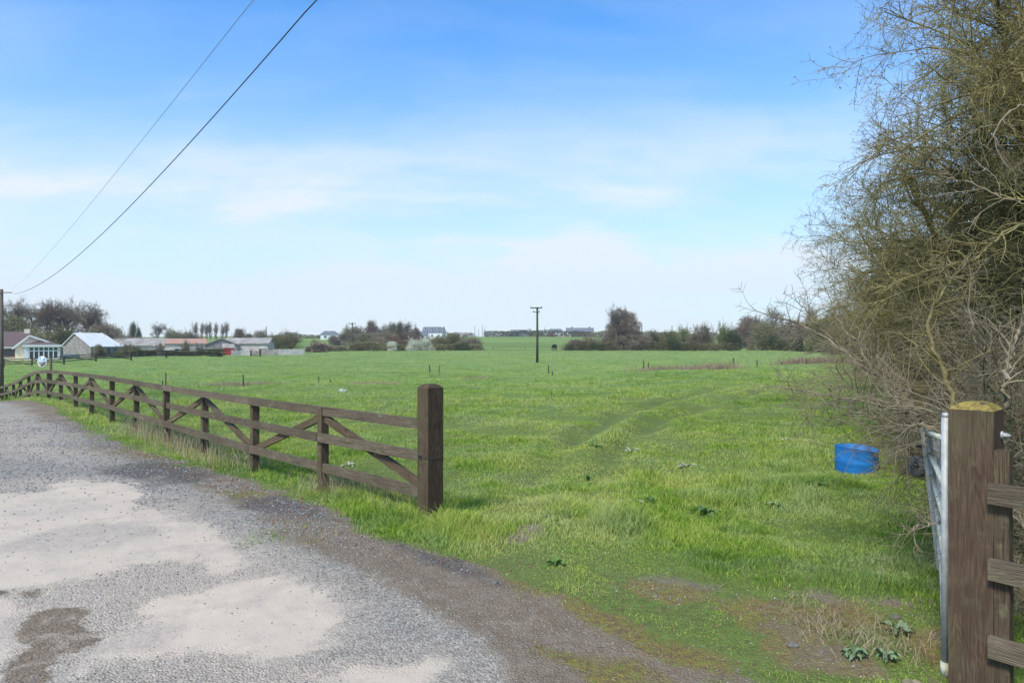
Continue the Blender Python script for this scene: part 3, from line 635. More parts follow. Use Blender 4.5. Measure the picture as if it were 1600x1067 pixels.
rf = thing('timber_fence', 'short three rail timber fence running out of frame at lower right', 'fence', (RPx, RPy, gzf(RPx, RPy)))
bpy.context.view_layer.update()
def along(s, o=0.0): return Vector((RPx-U3.x*s+V3.x*o, RPy-U3.y*s+V3.y*o, 0))
q = along(.124, -.052); boardw('post', (q.x, q.y, -.2), (q.x, q.y, 1.19), .060, .078, M_post, rf, -V3, bevel=.006)
q = along(1.75, -.045); boardw('post', (q.x, q.y, -.2), (q.x, q.y, 1.15), .095, .095, M_post, rf, -V3, bevel=.006)
for zc in (.99, .635, .275):
    a = along(.078, -.114); b = along(2.3, -.114); boardw('rail', (a.x, a.y, zc), (b.x, b.y, zc-.01), .096, .04, M_rail, rf, -V3, seed=int(zc*100))
a = along(.16, -.052); b = along(1.7, -.045); boardw('brace', (a.x, a.y, .23), (b.x, b.y, .98), .085, .04, M_post, rf, -V3)

# ------------------------------------------------------------------ galvanised field gate, swung open and seen almost edge on
HX, HYy = (1477.5-800)/F*3.47, 3.47; gh = gzf(HX, HYy)
gt = thing('metal_gate', 'galvanised tube gate swung open against the hedge beside the right gate post', 'gate', (HX, HYy, gh))
def GL(p): return Vector((p[0]-HX, p[1]-HYy, p[2]-gh))
MB().cyl(GL((HX, HYy, .05)), GL((HX, HYy, ytoz(652, 3.47))), .0195, n=16).cyl(GL((HX, HYy, ytoz(652, 3.47))), GL((HX, HYy, ytoz(645, 3.47))), .016, n=14).build('hinge_stile', M_galv, gt, True)
MB().cyl(GL((HX, HYy, .0)), GL((HX, HYy, .075)), .024, n=14).build('bottom_hinge', M_galv2, gt, True)
DF = 4.75
def far_pt(f): # f=0 top, 1 bottom of the far stile
    px = 1448+(1472-1448)*f; return Vector(((px-800)/F*DF, DF, 1.085-.97*f))
for f0, f1, ox, wq, nm in ((-.03, 1.0, -.012, .040, 'end_stile'), (0.0, .80, .050, .050, 'upright_bar')):
    a, b = far_pt(f0)+Vector((ox, 0, 0)), far_pt(f1)+Vector((ox*.6, 0, 0)); MB().beam(GL(a), GL(b), .02 if nm == 'end_stile' else wq, .045, up=(0, 1, 0)).build(nm, M_galv, gt, bevel=.003)
    if nm == 'end_stile': MB().beam(GL(a+Vector((-.026, -.01, 0))), GL(b+Vector((-.02, -.01, 0))), .018, .02, up=(0, 1, 0)).build('end_flange', M_galv, gt)
for hf, ff in ((1.205, 0.02), (.965, .17), (.79, .33), (.60, .50), (.40, .70), (.17, .93)):
    MB().cyl(GL((HX, HYy, hf)), GL(far_pt(ff)), .0155, n=12).build('bar', M_galv2, gt, True)
MB().cyl(GL((HX+.02, HYy-.01, .86)), GL((HX+.02, HYy-.01, .98)), .011, n=8).cyl(GL((HX+.02, HYy-.01, .90)), GL((HX+.02, HYy-.01, .93)), .016, n=6).build('hinge_bolt', M_galv2, gt)
wc = PX(1434, 728, 4.9)
def wheel(c):
    m = MB(); n = 20; ax = Vector((.95, .3, 0)).normalized(); up = Vector((0, 0, 1)); sd_ = ax.cross(up)
    prof = [(.030, -.022), (.068, -.024), (.078, -.012), (.078, .012), (.068, .024), (.030, .022)]
    vs = [c+ax*o_+(up*math.cos(2*math.pi*k/n)+sd_*math.sin(2*math.pi*k/n))*r_ for k in range(n) for r_, o_ in prof]
    P_ = len(prof); fs = [(k*P_+j, k*P_+j+1, ((k+1) % n)*P_+j+1, ((k+1) % n)*P_+j) for k in range(n) for j in range(P_-1)]
    m.add(vs, fs); return m
tw = wheel(GL(wc)); wo = tw.build('support_wheel', M_rubber, gt, True)
MB().cyl(GL(wc-Vector((.035, .011, 0))), GL(wc+Vector((.035, .011, 0))), .028, n=12).build('hub', M_black, wo)
MB().beam(GL(wc+Vector((0, 0, .06))), GL(wc+Vector((.0, 0, .17))), .05, .03).beam(GL(wc+Vector((-.02, 0, .15))), GL(wc+Vector((.09, 0, .13))), .03, .03).build('wheel_bracket', M_black, gt, bevel=.004)

# ------------------------------------------------------------------ blue cut-off drum
def drum():
    D_ = 9.15; c = GP(1338.5, D_); t = thing('blue_drum', 'blue cut off plastic drum standing open in the grass near the hedge', 'drum', c)
    n = 48; vs = []; r = .262; segs = [0, .08, .16, .22, 1.0]
    bm = bmesh.new(); rings = []
    def top(a): return .315-.026*math.cos(a+.2)*1.0+.012*math.sin(2*a)
    prof = [(r, 0.0), (r*1.0, .4), (r*1.012, .43), (r*1.0, .46), (r, .93), (r+.004, .97), (r+.003, 1), (r-.006, 1), (r-.008, .5), (r-.008, 0)]
    for pr, pz in prof:
        rings.append([bm.verts.new((pr*math.cos(2*math.pi*k/n)*(1+.03*math.cos(4*math.pi*k/n)), pr*math.sin(2*math.pi*k/n)*(1-.03*math.cos(4*math.pi*k/n)), -.03+(top(2*math.pi*k/n)+.03)*pz)) for k in range(n)])
    for i in range(len(rings)-1):
        for k in range(n): bm.faces.new((rings[i][k], rings[i][(k+1) % n], rings[i+1][(k+1) % n], rings[i+1][k]))
    for f in bm.faces: f.smooth = True
    me = bpy.data.meshes.new('drum_wall'); bm.to_mesh(me); bm.free(); me.materials.append(M_blue); link('drum_wall', me, t)
    MB().cyl((0, 0, .0), (0, 0, .02), r-.012, n=40).build('drum_floor', M_black, t)
drum()

# ------------------------------------------------------------------ branch machinery
def unit(v): return v/np.maximum(np.linalg.norm(v, axis=-1, keepdims=True), 1e-9)
def grow(P0, D0, L, R0, S, wob, trop, rng, taper=.35):
    n = len(P0); pts = np.zeros((n, S+1, 3)); pts[:, 0] = P0; d = unit(D0.copy()); cur = rng.randn(n, 3)*wob*.5
    for s in range(S):
        cur = cur*.6+rng.randn(n, 3)*wob*.7; d = unit(d+cur+np.array(trop)[None]); pts[:, s+1] = pts[:, s]+d*(L/S)[:, None]
    rad = R0[:, None]*np.linspace(1, taper, S+1)[None]
    return pts, rad
def spawn(pts, rad, n, tmin, tmax, spread, rng, up=0.0, weight=None):
    N, S1 = pts.shape[:2]; seg = np.linalg.norm(pts[:, 1]-pts[:, 0], axis=1)*(S1-1)
    p = seg/seg.sum() if weight is None else weight; idx = rng.choice(N, n, p=p); t = rng.uniform(tmin, tmax, n)*(S1-1)
    i = np.minimum(t.astype(int), S1-2); f = (t-i)[:, None]; a = pts[idx, i]; b = pts[idx, i+1]; P = a*(1-f)+b*f; T = unit(b-a)
    r = rad[idx, i]*(1-f[:, 0])+rad[idx, i+1]*f[:, 0]
    rnd = rng.randn(n, 3); side = unit(rnd-T*(rnd*T).sum(1, keepdims=True)); ang = rng.uniform(spread*.6, spread*1.3, n)[:, None]
    d = unit(T*np.cos(ang)+side*np.sin(ang)+np.array([0, 0, up])); return P, d, seg[idx], r, t/(S1-1), idx
class TM:
    def __init__(s): s.V = []; s.Q = []; s.T = []; s.n = 0
    def tubes(s, pts, rad, K=3):
        n, S1, _ = pts.shape
        T = np.zeros_like(pts); T[:, :-1] = pts[:, 1:]-pts[:, :-1]; T[:, -1] = T[:, -2]; T = unit(T)
        ref = np.where(np.abs(T[:, :1, 2:]) > .9, np.array([[[1., 0, 0]]]), np.array([[[0, 0, 1.]]])); ref = np.broadcast_to(ref, T.shape)
        a = unit(np.cross(T, ref)); b = np.cross(T, a); th = np.arange(K)*2*np.pi/K
        V = pts[:, :, None]+rad[:, :, None, None]*(a[:, :, None]*np.cos(th)[None, None, :, None]+b[:, :, None]*np.sin(th)[None, None, :, None])
        base = s.n+(np.arange(n)[:, None, None]*S1+np.arange(S1-1)[None, :, None])*K; k = np.arange(K)[None, None]; kn = (k+1) % K
        s.Q.append(np.stack([base+k, base+kn, base+K+kn, base+K+k], -1).reshape(-1, 4)); s.V.append(V.reshape(-1, 3)); s.n += n*S1*K; return s
    def cards(s, P, size, rng, elong=1.0, up=None):
        n = len(P); a = unit(rng.randn(n, 3)); b = unit(np.cross(a, rng.randn(n, 3)))
        sz = np.asarray(size)*np.ones(n)
        V = np.stack([P-a*sz[:, None]*elong*.5, P+b*sz[:, None]*.45, P+a*sz[:, None]*elong*.5, P-b*sz[:, None]*.45], 1)
        s.Q.append(s.n+np.arange(n)[:, None]*4+np.arange(4)[None]); s.V.append(V.reshape(-1, 3)); s.n += n*4; return s
    def mesh(s, name, m, smooth=False): return mesh_np(name, np.concatenate(s.V), quads=np.concatenate(s.Q), smooth=smooth, mats=[m])

# ------------------------------------------------------------------ hawthorn trees of the right-hand hedgerow
def clip_env(pts, rad_, hgt):
    tip = pts[:, -1]; rz = np.hypot(tip[:, 0], tip[:, 1]); zf = tip[:, 2]/hgt; ang = np.arctan2(tip[:, 1], tip[:, 0])
    Rz = rad_*np.interp(zf, [-.1, .1, .25, .5, .75, .95, 1.1], [.45, .62, .9, 1.0, .88, .5, .15])*(1+.07*np.sin(ang*5+zf*9)+.05*np.sin(ang*11-zf*17))
    f = np.clip(Rz/np.maximum(rz, 1e-3), .12, 1)**1.3; f = np.where(tip[:, 2] > hgt*1.02, np.minimum(f, .5), f); P0 = pts[:, :1]
    return P0+(pts-P0)*f[:, None, None]
def hawthorn(seed, rad_=3.6, hgt=6.6, fine=1.0, nstem=6, ivy=1.0):
    rng = np.random.RandomState(seed); wood = TM(); tw = TM(); bud = TM(); iv = TM()
    n = nstem; P0 = np.stack([rng.randn(n)*.25, rng.randn(n)*.25, np.full(n, -.1)], 1); az = np.arange(n)*2*np.pi/n+rng.uniform(-.4, .4, n)
    D0 = np.stack([np.cos(az)*.30, np.sin(az)*.30, np.ones(n)], 1); L = rng.uniform(.62, .92, n)*hgt
    p1, r1 = grow(P0, D0, L, rng.uniform(.07, .13, n), 9, .14, (0, 0, .02), rng, .35); wood.tubes(p1, r1, 7)
    n2 = 96; P, D, Lp, r, t, _ = spawn(p1, r1, n2, .16, 1.0, .9, rng, .2); out = P.copy(); out[:, 2] = 0; D = unit(D+unit(out+rng.randn(n2, 3)*.2)*.75)
    L2 = rng.uniform(.5, .9, n2)*rad_*(.85+.35*np.sin(np.pi*np.clip(t*1.1, 0, 1))-.35*t); p2, r2 = grow(P, D, L2, np.minimum(r*.65, .05)*rng.uniform(.7, 1, n2), 9, .17, (0, 0, -.035), rng, .22); p2 = clip_env(p2, rad_, hgt); wood.tubes(p2, r2, 5)
    n3 = int(1200*fine); P, D, Lp, r, t, _ = spawn(p2, r2, n3, .12, 1.0, .8, rng, .02); p3, r3 = grow(P, D, rng.uniform(.4, 1.35, n3), np.minimum(r*.6, .014)*rng.uniform(.6, 1, n3)+.002, 7, .2, (0, 0, -.05), rng, .35); p3 = clip_env(p3, rad_*1.05, hgt); tw.tubes(p3, r3, 4)
    n4 = int(15000*fine); P, D, Lp, r, t, _ = spawn(p3, r3, n4, .1, 1.0, .85, rng, .0); p4, r4 = grow(P, D, rng.uniform(.14, .62, n4), np.full(n4, .0038)*rng.uniform(.7, 1.2, n4), 4, .22, (0, 0, -.04), rng, .5); p4 = clip_env(p4, rad_*1.1, hgt*1.03); tw.tubes(p4, r4, 3)
    n5 = int(85000*fine); P, D, Lp, r, t, _ = spawn(p4, r4, n5, .1, 1.0, 1.0, rng); p5, r5 = grow(P, D, rng.uniform(.03, .15, n5), np.full(n5, .0019)*rng.uniform(.8, 1.3, n5), 2, .2, (0, 0, 0), rng, .6); tw.tubes(p5, r5, 3)
    nb = int(85000*fine); k = rng.randint(0, n5, nb); bud.cards(p5[k, rng.randint(1, 3, nb)]+rng.randn(nb, 3)*.004, rng.uniform(.008, .02, nb), rng, 1.4)
    ni = int(16000*ivy)
    if ni:
        c = p1[rng.randint(0, n, 26), rng.randint(2, 6, 26)]+rng.randn(26, 3)*.2; c2 = p2[rng.randint(0, n2, 14), rng.randint(0, 3, 14)]; c = np.concatenate([c, c2]); k = rng.randint(0, len(c), ni)
        q = unit(rng.randn(ni, 3))*rng.uniform(.3, 1, (ni, 1))**.6*rng.uniform(.3, .62, len(c))[k][:, None]*np.array([1, 1, 1.2]); iv.cards(c[k]+q, rng.uniform(.025, .055, ni), rng, 1.0)
    return wood.mesh('limbs', M_haw, True), tw.mesh('twigs', M_haw), bud.mesh('buds', M_bud), iv.mesh('ivy', M_ivy) if ni else None
HAW = [hawthorn(3, 3.9, 8.2, 1.2, 9, 1.0), hawthorn(8, 3.7, 6.6, 1.0, 7, .8)]
def put_haw(k, x, y, rz, sx, sz, label):
    t = thing('hawthorn_tree', label, 'tree', (x, y, gzf(x, y)), rz, 'hawthorns of the roadside hedgerow'); t.scale = (sx, sx, sz)
    w_, tw_, bd, iv = HAW[k]; a = link('limbs', w_, t); link('twigs', tw_, t); link('buds', bd, t)
    if iv: link('ivy', iv, t)
    return t
haws = [(0, 7.75, 7.8, 0.3, 1.0, 1.0, 'nearest bare hawthorn arching over the right gate post up out of frame'),
        (1, 9.6, 12.2, 2.0, 1.0, 1.0, 'second hawthorn of the hedgerow, just behind the nearest one'),
        (0, 11.9, 16.5, 4.0, .95, .75, 'third hawthorn of the hedgerow, above and behind the blue drum'),
        (1, 14.2, 21.6, 5.2, 1.05, .85, 'fourth hawthorn of the hedgerow, where its shadow crosses the grass'),
        (0, 18.0, 29.0, 1.4, 1.1, .75, 'fifth hawthorn of the hedgerow, beyond the reaching bare boughs'),
        (1, 22.6, 38, .4, 1.15, .8, 'sixth hawthorn of the hedgerow, near the reddish dead stems'),
        (0, 28.0, 48.5, 2.9, 1.25, .72, 'farthest hawthorn of the near hedgerow at its distant end'),
        (1, 8.4, 5.6, 3.5, 1.0, 1.1, 'hawthorn filling the right edge of frame behind the gate post')]
for a in haws: put_haw(a[0], a[1]+.2, *a[2:])

# understorey shrubs: dense stems and bramble
def shrub_mesh(seed, n_st=40, h=1.6, rad_=1.0, twn=3200, leafn=2500, leaf=.035, m1=M_shoot, m2=M_ivy, fr=.004):
    rng = np.random.RandomState(seed); st = TM(); lf = TM()
    az = rng.uniform(0, 2*np.pi, n_st); rr_ = rng.uniform(0, 1, n_st)**.5*rad_*.55
    P0 = np.stack([np.cos(az)*rr_, np.sin(az)*rr_, np.full(n_st, -.05)], 1); D0 = np.stack([np.cos(az)*.3, np.sin(az)*.3, np.ones(n_st)], 1)+rng.randn(n_st, 3)*.2
    p1, r1 = grow(P0, D0, rng.uniform(.6, 1.15, n_st)*h, rng.uniform(.8, 1.6, n_st)*fr*2, 7, .17, (0, 0, -.05), rng, .4); st.tubes(p1, r1, 4)
    n2 = twn//5; P, D, _, r, t, _ = spawn(p1, r1, n2, .1, 1, .9, rng); p2, r2 = grow(P, D, rng.uniform(.25, .6, n2)*h*.6, np.full(n2, fr), 4, .22, (0, 0, -.04), rng, .5); st.tubes(p2, r2, 3)
    P, D, _, r, t, _ = spawn(p2, r2, twn, .1, 1, .95, rng); p3, r3 = grow(P, D, rng.uniform(.05, .2, twn)*h, np.full(twn, fr*.55), 2, .2, (0, 0, 0), rng, .6); st.tubes(p3, r3, 3)
    k = rng.randint(0, twn, leafn*3); q = p3[k, rng.randint(0, 3, leafn*3)]+rng.randn(leafn*3, 3)*.015; q = q[(np.hypot(q[:, 0], q[:, 1]) < rad_*.62) & (q[:, 2] < h*.8)]; lf.cards(q, rng.uniform(.5, 1.1, len(q))*leaf*.7, rng, 1.1)
    return st.mesh('stems', m1), lf.mesh('leaves', m2)
SH = [shrub_mesh(31, 46, 1.9, 1.3, 5200, 5200), shrub_mesh(32, 40, 1.5, 1.1, 4200, 3000, m1=M_haw), shrub_mesh(33, 36, 1.2, .9, 3600, 1800, .03, m2=M_tw_fresh, m1=M_shoot)]
und = [(0, 4.05, 4.75, 0, 1.0, 1.0, 'ivy and bramble thicket directly behind the right gate post'), (1, 5.0, 5.3, 1, 1.3, 1.3, 'dense thicket at the right edge above the timber rails'), (2, 3.45, 3.95, 2, .8, .62, 'low bramble tangle between the right fence and hedge'),
       (0, 6.3, 7.1, 3, 1.15, 1.25, 'dark ivy thicket under the nearest hawthorn'), (1, 7.0, 9.6, 4, 1.3, 1.4, 'bramble thicket just beyond the blue drum, right side'), (0, 8.3, 12.0, 5, 1.5, 1.4, 'thicket under the second hawthorn'),
       (1, 10.8, 15.8, .5, 1.9, 1.5, 'thicket under the third hawthorn'), (0, 13.4, 20.2, 1.5, 2.1, 1.4, 'thicket under the fourth hawthorn'), (1, 17.2, 27, 2.5, 2.6, 1.6, 'thicket under the fifth hawthorn'),
       (0, 22.3, 36, 3.5, 2.8, 1.6, 'thicket under the sixth hawthorn'), (1, 6.3, 5.6, 4.4, 1.5, 1.6, 'tall thicket at the right frame edge behind the rails'), (0, 27.5, 46, 3.5, 3.0, 1.5, 'thicket at the distant end of the hedgerow'), (2, 5.25, 8.6, 3.1, .55, .35, 'low tangle of dead bramble right beside the blue drum')]
for k, x, y, rz, sx, sz, lab in und:
    t = thing('thicket', lab, 'shrub', (x, y, gzf(x, y)), rz, 'thickets under the hedgerow'); t.scale = (sx, sx, sz); a = link('stems', SH[k][0], t); link('leaves', SH[k][1], t)

# cut hedge-laying boughs that reach out over the grass from behind the post
def bough(name, label, pts, r0, seed, nsub=26, m=M_shoot, side=.55):
    rng = np.random.RandomState(seed); W_ = np.array([PX(*p) for p in pts]); n = 22
    s = np.linspace(0, len(W_)-1, n); i = np.minimum(s.astype(int), len(W_)-2); f = (s-i)[:, None]; f = f*f*(3-2*f)*.4+f*.6
    f = (s-i)[:, None]; p0 = W_[np.maximum(i-1, 0)]; p1_ = W_[i]; p2_ = W_[i+1]; p3_ = W_[np.minimum(i+2, len(W_)-1)]
    path = .5*((2*p1_)+(-p0+p2_)*f+(2*p0-5*p1_+4*p2_-p3_)*f*f+(-p0+3*p1_-3*p2_+p3_)*f**3); path[1:] += rng.randn(n-1, 3)*.008
    tm = TM(); rad = (r0*np.linspace(1, .22, n))[None]; tm.tubes(path[None], rad, 6)
    P, D, _, r, t, _ = spawn(path[None], rad, nsub, .12, 1, .9, rng, .12); p2, r2 = grow(P, D, rng.uniform(.12, side, nsub)*(1.15-t*.6), np.minimum(r*.6, .006), 6, .2, (0, 0, .0), rng, .4); tm.tubes(p2, r2, 4)
    n3 = nsub*6; P, D, _, r, t, _ = spawn(p2, r2, n3, .1, 1, 1.0, rng); p3, r3 = grow(P, D, rng.uniform(.03, .14, n3), np.full(n3, .0022), 3, .2, (0, 0, 0), rng, .5); tm.tubes(p3, r3, 3)
    o = link(name, tm.mesh(name, m, True)); o['_'] = 0; del o['_']
    # origin at the butt of the bough
    b = W_[0]; me = o.data; co_ = np.empty(len(me.vertices)*3, np.float32); me.vertices.foreach_get('co', co_); co_ = co_.reshape(-1, 3)-b.astype(np.float32); me.vertices.foreach_set('co', co_.ravel()); o.location = b; me.update()
    return tag(o, label, 'branch', 'bare boughs reaching from the hedge')
BO = [('long pale bough reaching highest left above the pasture edge', [(1500, 690, 5.0), (1440, 640, 5.3), (1395, 603, 5.6), (1340, 565, 5.9), (1300, 533, 6.2), (1262, 512, 6.4), (1235, 502, 6.5), (1205, 493, 6.5), (1172, 482, 6.6)], .017, 41, 30),
      ('thin pale bough reaching farthest left over the grass at mid height', [(1500, 680, 5.0), (1440, 648, 5.1), (1380, 632, 5.2), (1310, 619, 5.3), (1260, 612, 5.4), (1213, 603, 5.5)], .012, 42, 26),
      ('pale bough just below the farthest reaching one', [(1500, 715, 4.9), (1440, 672, 5.0), (1400, 662, 5.1), (1340, 645, 5.2), (1290, 630, 5.3), (1248, 646, 5.4)], .014, 43, 22),
      ('bent bough forking upward in front of the hawthorn left of the post', [(1500, 700, 4.9), (1450, 650, 5.1), (1400, 618, 5.4), (1372, 585, 5.6), (1345, 550, 5.8), (1342, 520, 5.9)], .016, 44, 26),
      ('upright sinuous bough at the hawthorn outer edge', [(1420, 600, 6.0), (1350, 540, 6.3), (1320, 515, 6.5), (1300, 480, 6.6), (1290, 450, 6.6)], .012, 45, 22),
      ('short spiky bough rising at the far left of the tangle', [(1340, 560, 6.2), (1290, 522, 6.3), (1268, 500, 6.3), (1262, 486, 6.4), (1245, 470, 6.4), (1238, 446, 6.4)], .009, 46, 14),
      ('mossy upright bough rising behind the lichened gate post', [(1495, 650, 4.6), (1478, 590, 4.7), (1460, 545, 4.8), (1452, 500, 4.9), (1475, 450, 5.0), (1500, 425, 5.0), (1530, 380, 5.1)], .021, 47, 34),
      ('thick grey bough rising right of the gate post', [(1572, 640, 4.2), (1574, 590, 4.2), (1585, 540, 4.3), (1600, 490, 4.4), (1620, 430, 4.4)], .021, 48, 26),
      ('curving thin bough crossing above the gate post', [(1620, 600, 4.6), (1570, 575, 4.6), (1530, 545, 4.7), (1515, 500, 4.8), (1515, 440, 4.9), (1510, 400, 5.0)], .010, 49, 26),
      ('pale twisted bough hanging in the upper hawthorn at right', [(1625, 160, 5.2), (1585, 170, 5.2), (1556, 200, 5.2), (1558, 225, 5.1), (1575, 245, 5.1)], .012, 50, 10),
      ('lichen covered bough sweeping left in the hawthorn centre', [(1630, 350, 5.0), (1580, 355, 5.1), (1530, 400, 5.2), (1500, 410, 5.3), (1430, 430, 5.5), (1380, 450, 5.7)], .013, 51, 26),
      ('pale straight bough slanting across the hawthorn middle', [(1625, 322, 4.9), (1570, 312, 5.0), (1530, 290, 5.1), (1500, 282, 5.2), (1470, 275, 5.3)], .007, 52, 14),
      ('drooping bough beside the top of the metal gate', [(1490, 690, 4.5), (1455, 668, 4.5), (1420, 665, 4.6), (1412, 690, 4.7), (1405, 735, 4.8)], .009, 53, 24),
      ('small bare bough poking through the gate bars', [(1475, 815, 4.1), (1455, 818, 4.0), (1435, 822, 3.9), (1415, 838, 3.85)], .008, 54, 7),
      ('tangled pale bough lying level on top of the gate', [(1570, 690, 4.4), (1500, 655, 4.5), (1440, 640, 4.7), (1390, 640, 5.0), (1330, 655, 5.3)], .012, 55, 40),
      ('dead briar arching by the drum', [(1480, 760, 5.2), (1440, 728, 5.6), (1400, 715, 6.0), (1400, 738, 6.2)], .006, 56, 12)]
for lab, pts, r0, sd_, ns in BO: bough('bough', lab, pts, r0, sd_, ns, M_shoot if 'mossy' not in lab and 'lichen' not in lab else M_haw)
# cut logs in the bottom right corner
for k, (a, b, r0, lab) in enumerate([((1418, 1046, 3.33), (1432, 1120, 3.05), .028, 'pale cut log end lying by the gate foot, left of the pair'), ((1428, 1056, 3.36), (1480, 1100, 3.2), .019, 'thinner cut log lying by the gate foot, right of the pair')]):
    A, B = PX(*a), PX(*b); A.z = gzf(A.x, A.y)+r0; B.z = gzf(B.x, B.y)+r0; m = MB().cyl((0, 0, 0), (B-A)*.45, r0*.93, r0, 12).cyl((B-A)*.45, (B-A), r0, r0*.9, 12); o = m.build('cut_log', M_shoot, None, False, A, .003); tag(o, lab, 'log', 'cut logs by the gate')

# ------------------------------------------------------------------ broadleaf weeds and small ground things
def weed(px, py, size, n, m, label, seed, group='weeds in the pasture'):
    D_ = CH*F/(py-HY); rng = np.random.RandomState(seed); V = []; fcs = []
    for k in range(n):
        az = 2*math.pi*k/n+rng.uniform(-.4, .4); L = size*rng.uniform(.6, 1.1); wd_ = L*rng.uniform(.22, .34); el = rng.uniform(.3, 1.0); b = len(V)
        for s_, (f_, w__) in enumerate([(0, .12), (.3, .8), (.6, 1), (.85, .6), (1, .05)]):
            rr_ = L*f_*math.cos(el*(1-.6*f_)); zz_ = L*(math.sin(el)*f_-.55*f_*f_)+.05
            cx_, cy_ = rr_*math.cos(az), rr_*math.sin(az); px_, py_ = -math.sin(az)*w__*wd_/2, math.cos(az)*w__*wd_/2; wv = .01*math.sin(s_*2+k)
            V += [(cx_-px_, cy_-py_, zz_+.012*w__+wv), (cx_, cy_, zz_), (cx_+px_, cy_+py_, zz_+.012*w__-wv)]
        for s_ in range(4):
            for c_ in range(2): i0 = b+s_*3+c_; fcs.append((i0, i0+1, i0+4, i0+3))
    me = mesh_np('dock_weed', V, faces=fcs, smooth=True, mats=[m]); g0 = GP(px, D_, -.035 if py < 900 else -.03); tag(link('dock_weed', me, None, g0), label, 'weed', group)
W_ = [(1105, 800, .20, 9, M_weed, 'dark green dock right of centre in the near pasture'), (962, 792, .13, 6, M_leaflitter, 'brown withered dock left of the pale pair'), (985, 788, .17, 6, M_weedpale, 'pale dying dock beside a brown withered one'), (1010, 786, .16, 7, M_weed, 'ragged dock just right of the pale dying one'),
      (1072, 728, .20, 6, M_weedpale, 'pale upright weed high in the near pasture'), (1214, 790, .13, 6, M_silver, 'small grey green weed below left of the blue drum'), (1275, 772, .20, 16, M_weed, 'leafy weed patch directly below the blue drum'), (1228, 696, .12, 5, M_weedpale, 'tiny pale weed far left of the blue drum'),
      (930, 705, .2, 8, M_weed, 'weed between the two wheel tracks'), (985, 704, .18, 7, M_weedpale, 'pale weed at the right of the wheel tracks'), (920, 748, .17, 7, M_weed, 'dark weed on the lower wheel track'), (868, 882, .09, 12, M_weed, 'feathery green weed tuft at the grass edge right of the big post'),
      (1335, 1028, .075, 26, M_silver, 'grey green thistle rosette near the logs, left one'), (1385, 1032, .07, 24, M_silver, 'grey green thistle rosette near the logs, right one'), (520, 750, .18, 9, M_weed, 'broad leaved weed at the foot of the last fence bay'),
      (545, 720, .15, 6, M_weedpale, 'pale weed stalk behind the last fence bay'), (1402, 990, .10, 8, M_silver, 'grey plant stump in the dead straw')]
for k, a in enumerate(W_): weed(*a[:5], a[5], 60+k)
def rock(px, py, s, label, seed, m=M_rock, cat='stone', flat=.55):
    D_ = CH*F/(py-HY); rng = np.random.RandomState(seed); bm = bmesh.new(); bmesh.ops.create_icosphere(bm, subdivisions=2, radius=1)
    for v_ in bm.verts: v_.co = Vector((v_.co.x*s, v_.co.y*s*.75, v_.co.z*s*flat))*(1+.22*math.sin(v_.co.x*5+seed)*math.cos(v_.co.y*4+seed*2)+rng.uniform(-.06, .06))
    me = bpy.data.meshes.new('stone'); bm.to_mesh(me); bm.free(); me.materials.append(m); p = GP(px, D_); p.z += s*flat*.4; tag(link('stone', me, None, p), label, cat, 'stones lying about')
rock(535, 600.5, .17, 'pale grey stone lying in the pasture between stakes', 1, M_rockpale)
for k, (px, py, s, lab) in enumerate([(857, 808, .035, 'pale stone at the bare patch right of the big post'), (580, 857, .018, 'small pale stone on the lane below the long grass'), (555, 852, .015, 'small pale stone left of another on the lane edge'), (657, 868, .022, 'light stone among leaves on the lane edge'), (665, 921, .012, 'lone white pebble on the brown strip'),
      (773, 912, .026, 'stone at the tip of the grass edge'), (1238, 1008, .035, 'brown stone on the mossy gateway ground'), (1400, 965, .03, 'grey stone stuck in straw near the gate')]): rock(px, py, s, lab, 5+k)

# ------------------------------------------------------------------ stakes in the pasture
def stake(px, y0, y1, label, D_, lean=0.0, wpx=2.0):
    p = GP(px, D_); h_ = max(.3, ytoz(y0, D_)-p.z); wd_ = wpx*D_/F*.5
    m = MB().cyl((0, 0, -.2), (lean*h_*.5, 0, h_*.5), wd_, wd_*.95, 7).cyl((lean*h_*.5, 0, h_*.5), (lean*h_, 0, h_), wd_*.95, wd_*.8, 7)
    tag(m.build('stake', M_stake, None, False, p), label, 'stake', 'wooden stakes across the pasture')
for a in [(672, 570, 587, 'leaning stake behind the big fence post, left of two', 55, -.08), (686, 571, 588, 'thin stake right of another behind the big fence post', 55, .05, 1.5), (857, 570.5, 582, 'taller stake just right of the middle utility pole', 56, 0, 2), (863, 580, 588, 'short stub right of the middle utility pole', 50, 0, 2),
          (1006, 564, 574, 'left stake of the close pair at the reddish stems', 55, -.05), (1013, 566, 575, 'right stake of the close pair at the reddish stems', 55, .0), (1147, 559, 573, 'leaning stake ending the reddish stems on the right', 53, -.09, 2.4), (1183, 562, 572, 'stake standing alone right of the reddish stems', 57, -.04), (1222, 565, 571, 'short stake near the right hedge', 58, 0),
          (1260, 559, 570, 'stake within the right patch of dead stems', 60, 0), (380, 585, 602, 'stake in the pale dry grass beyond the fence', 37, 0, 2.4), (259, 582, 600, 'tall thin stake above the middle of the fence', 37, 0, 2), (254, 594, 601, 'short stub beside a tall stake above the fence', 36, 0, 2), (498, 588, 598, 'stake left of the pale stone, taller of two', 40, 0, 1.6), (516, 593, 600, 'stub left of the pale stone, nearer of two', 39, 0, 1.8),
          (862, 616, 640, 'thin dead stalk in the near pasture below the pole', 20, 0, .8)]: stake(*a)

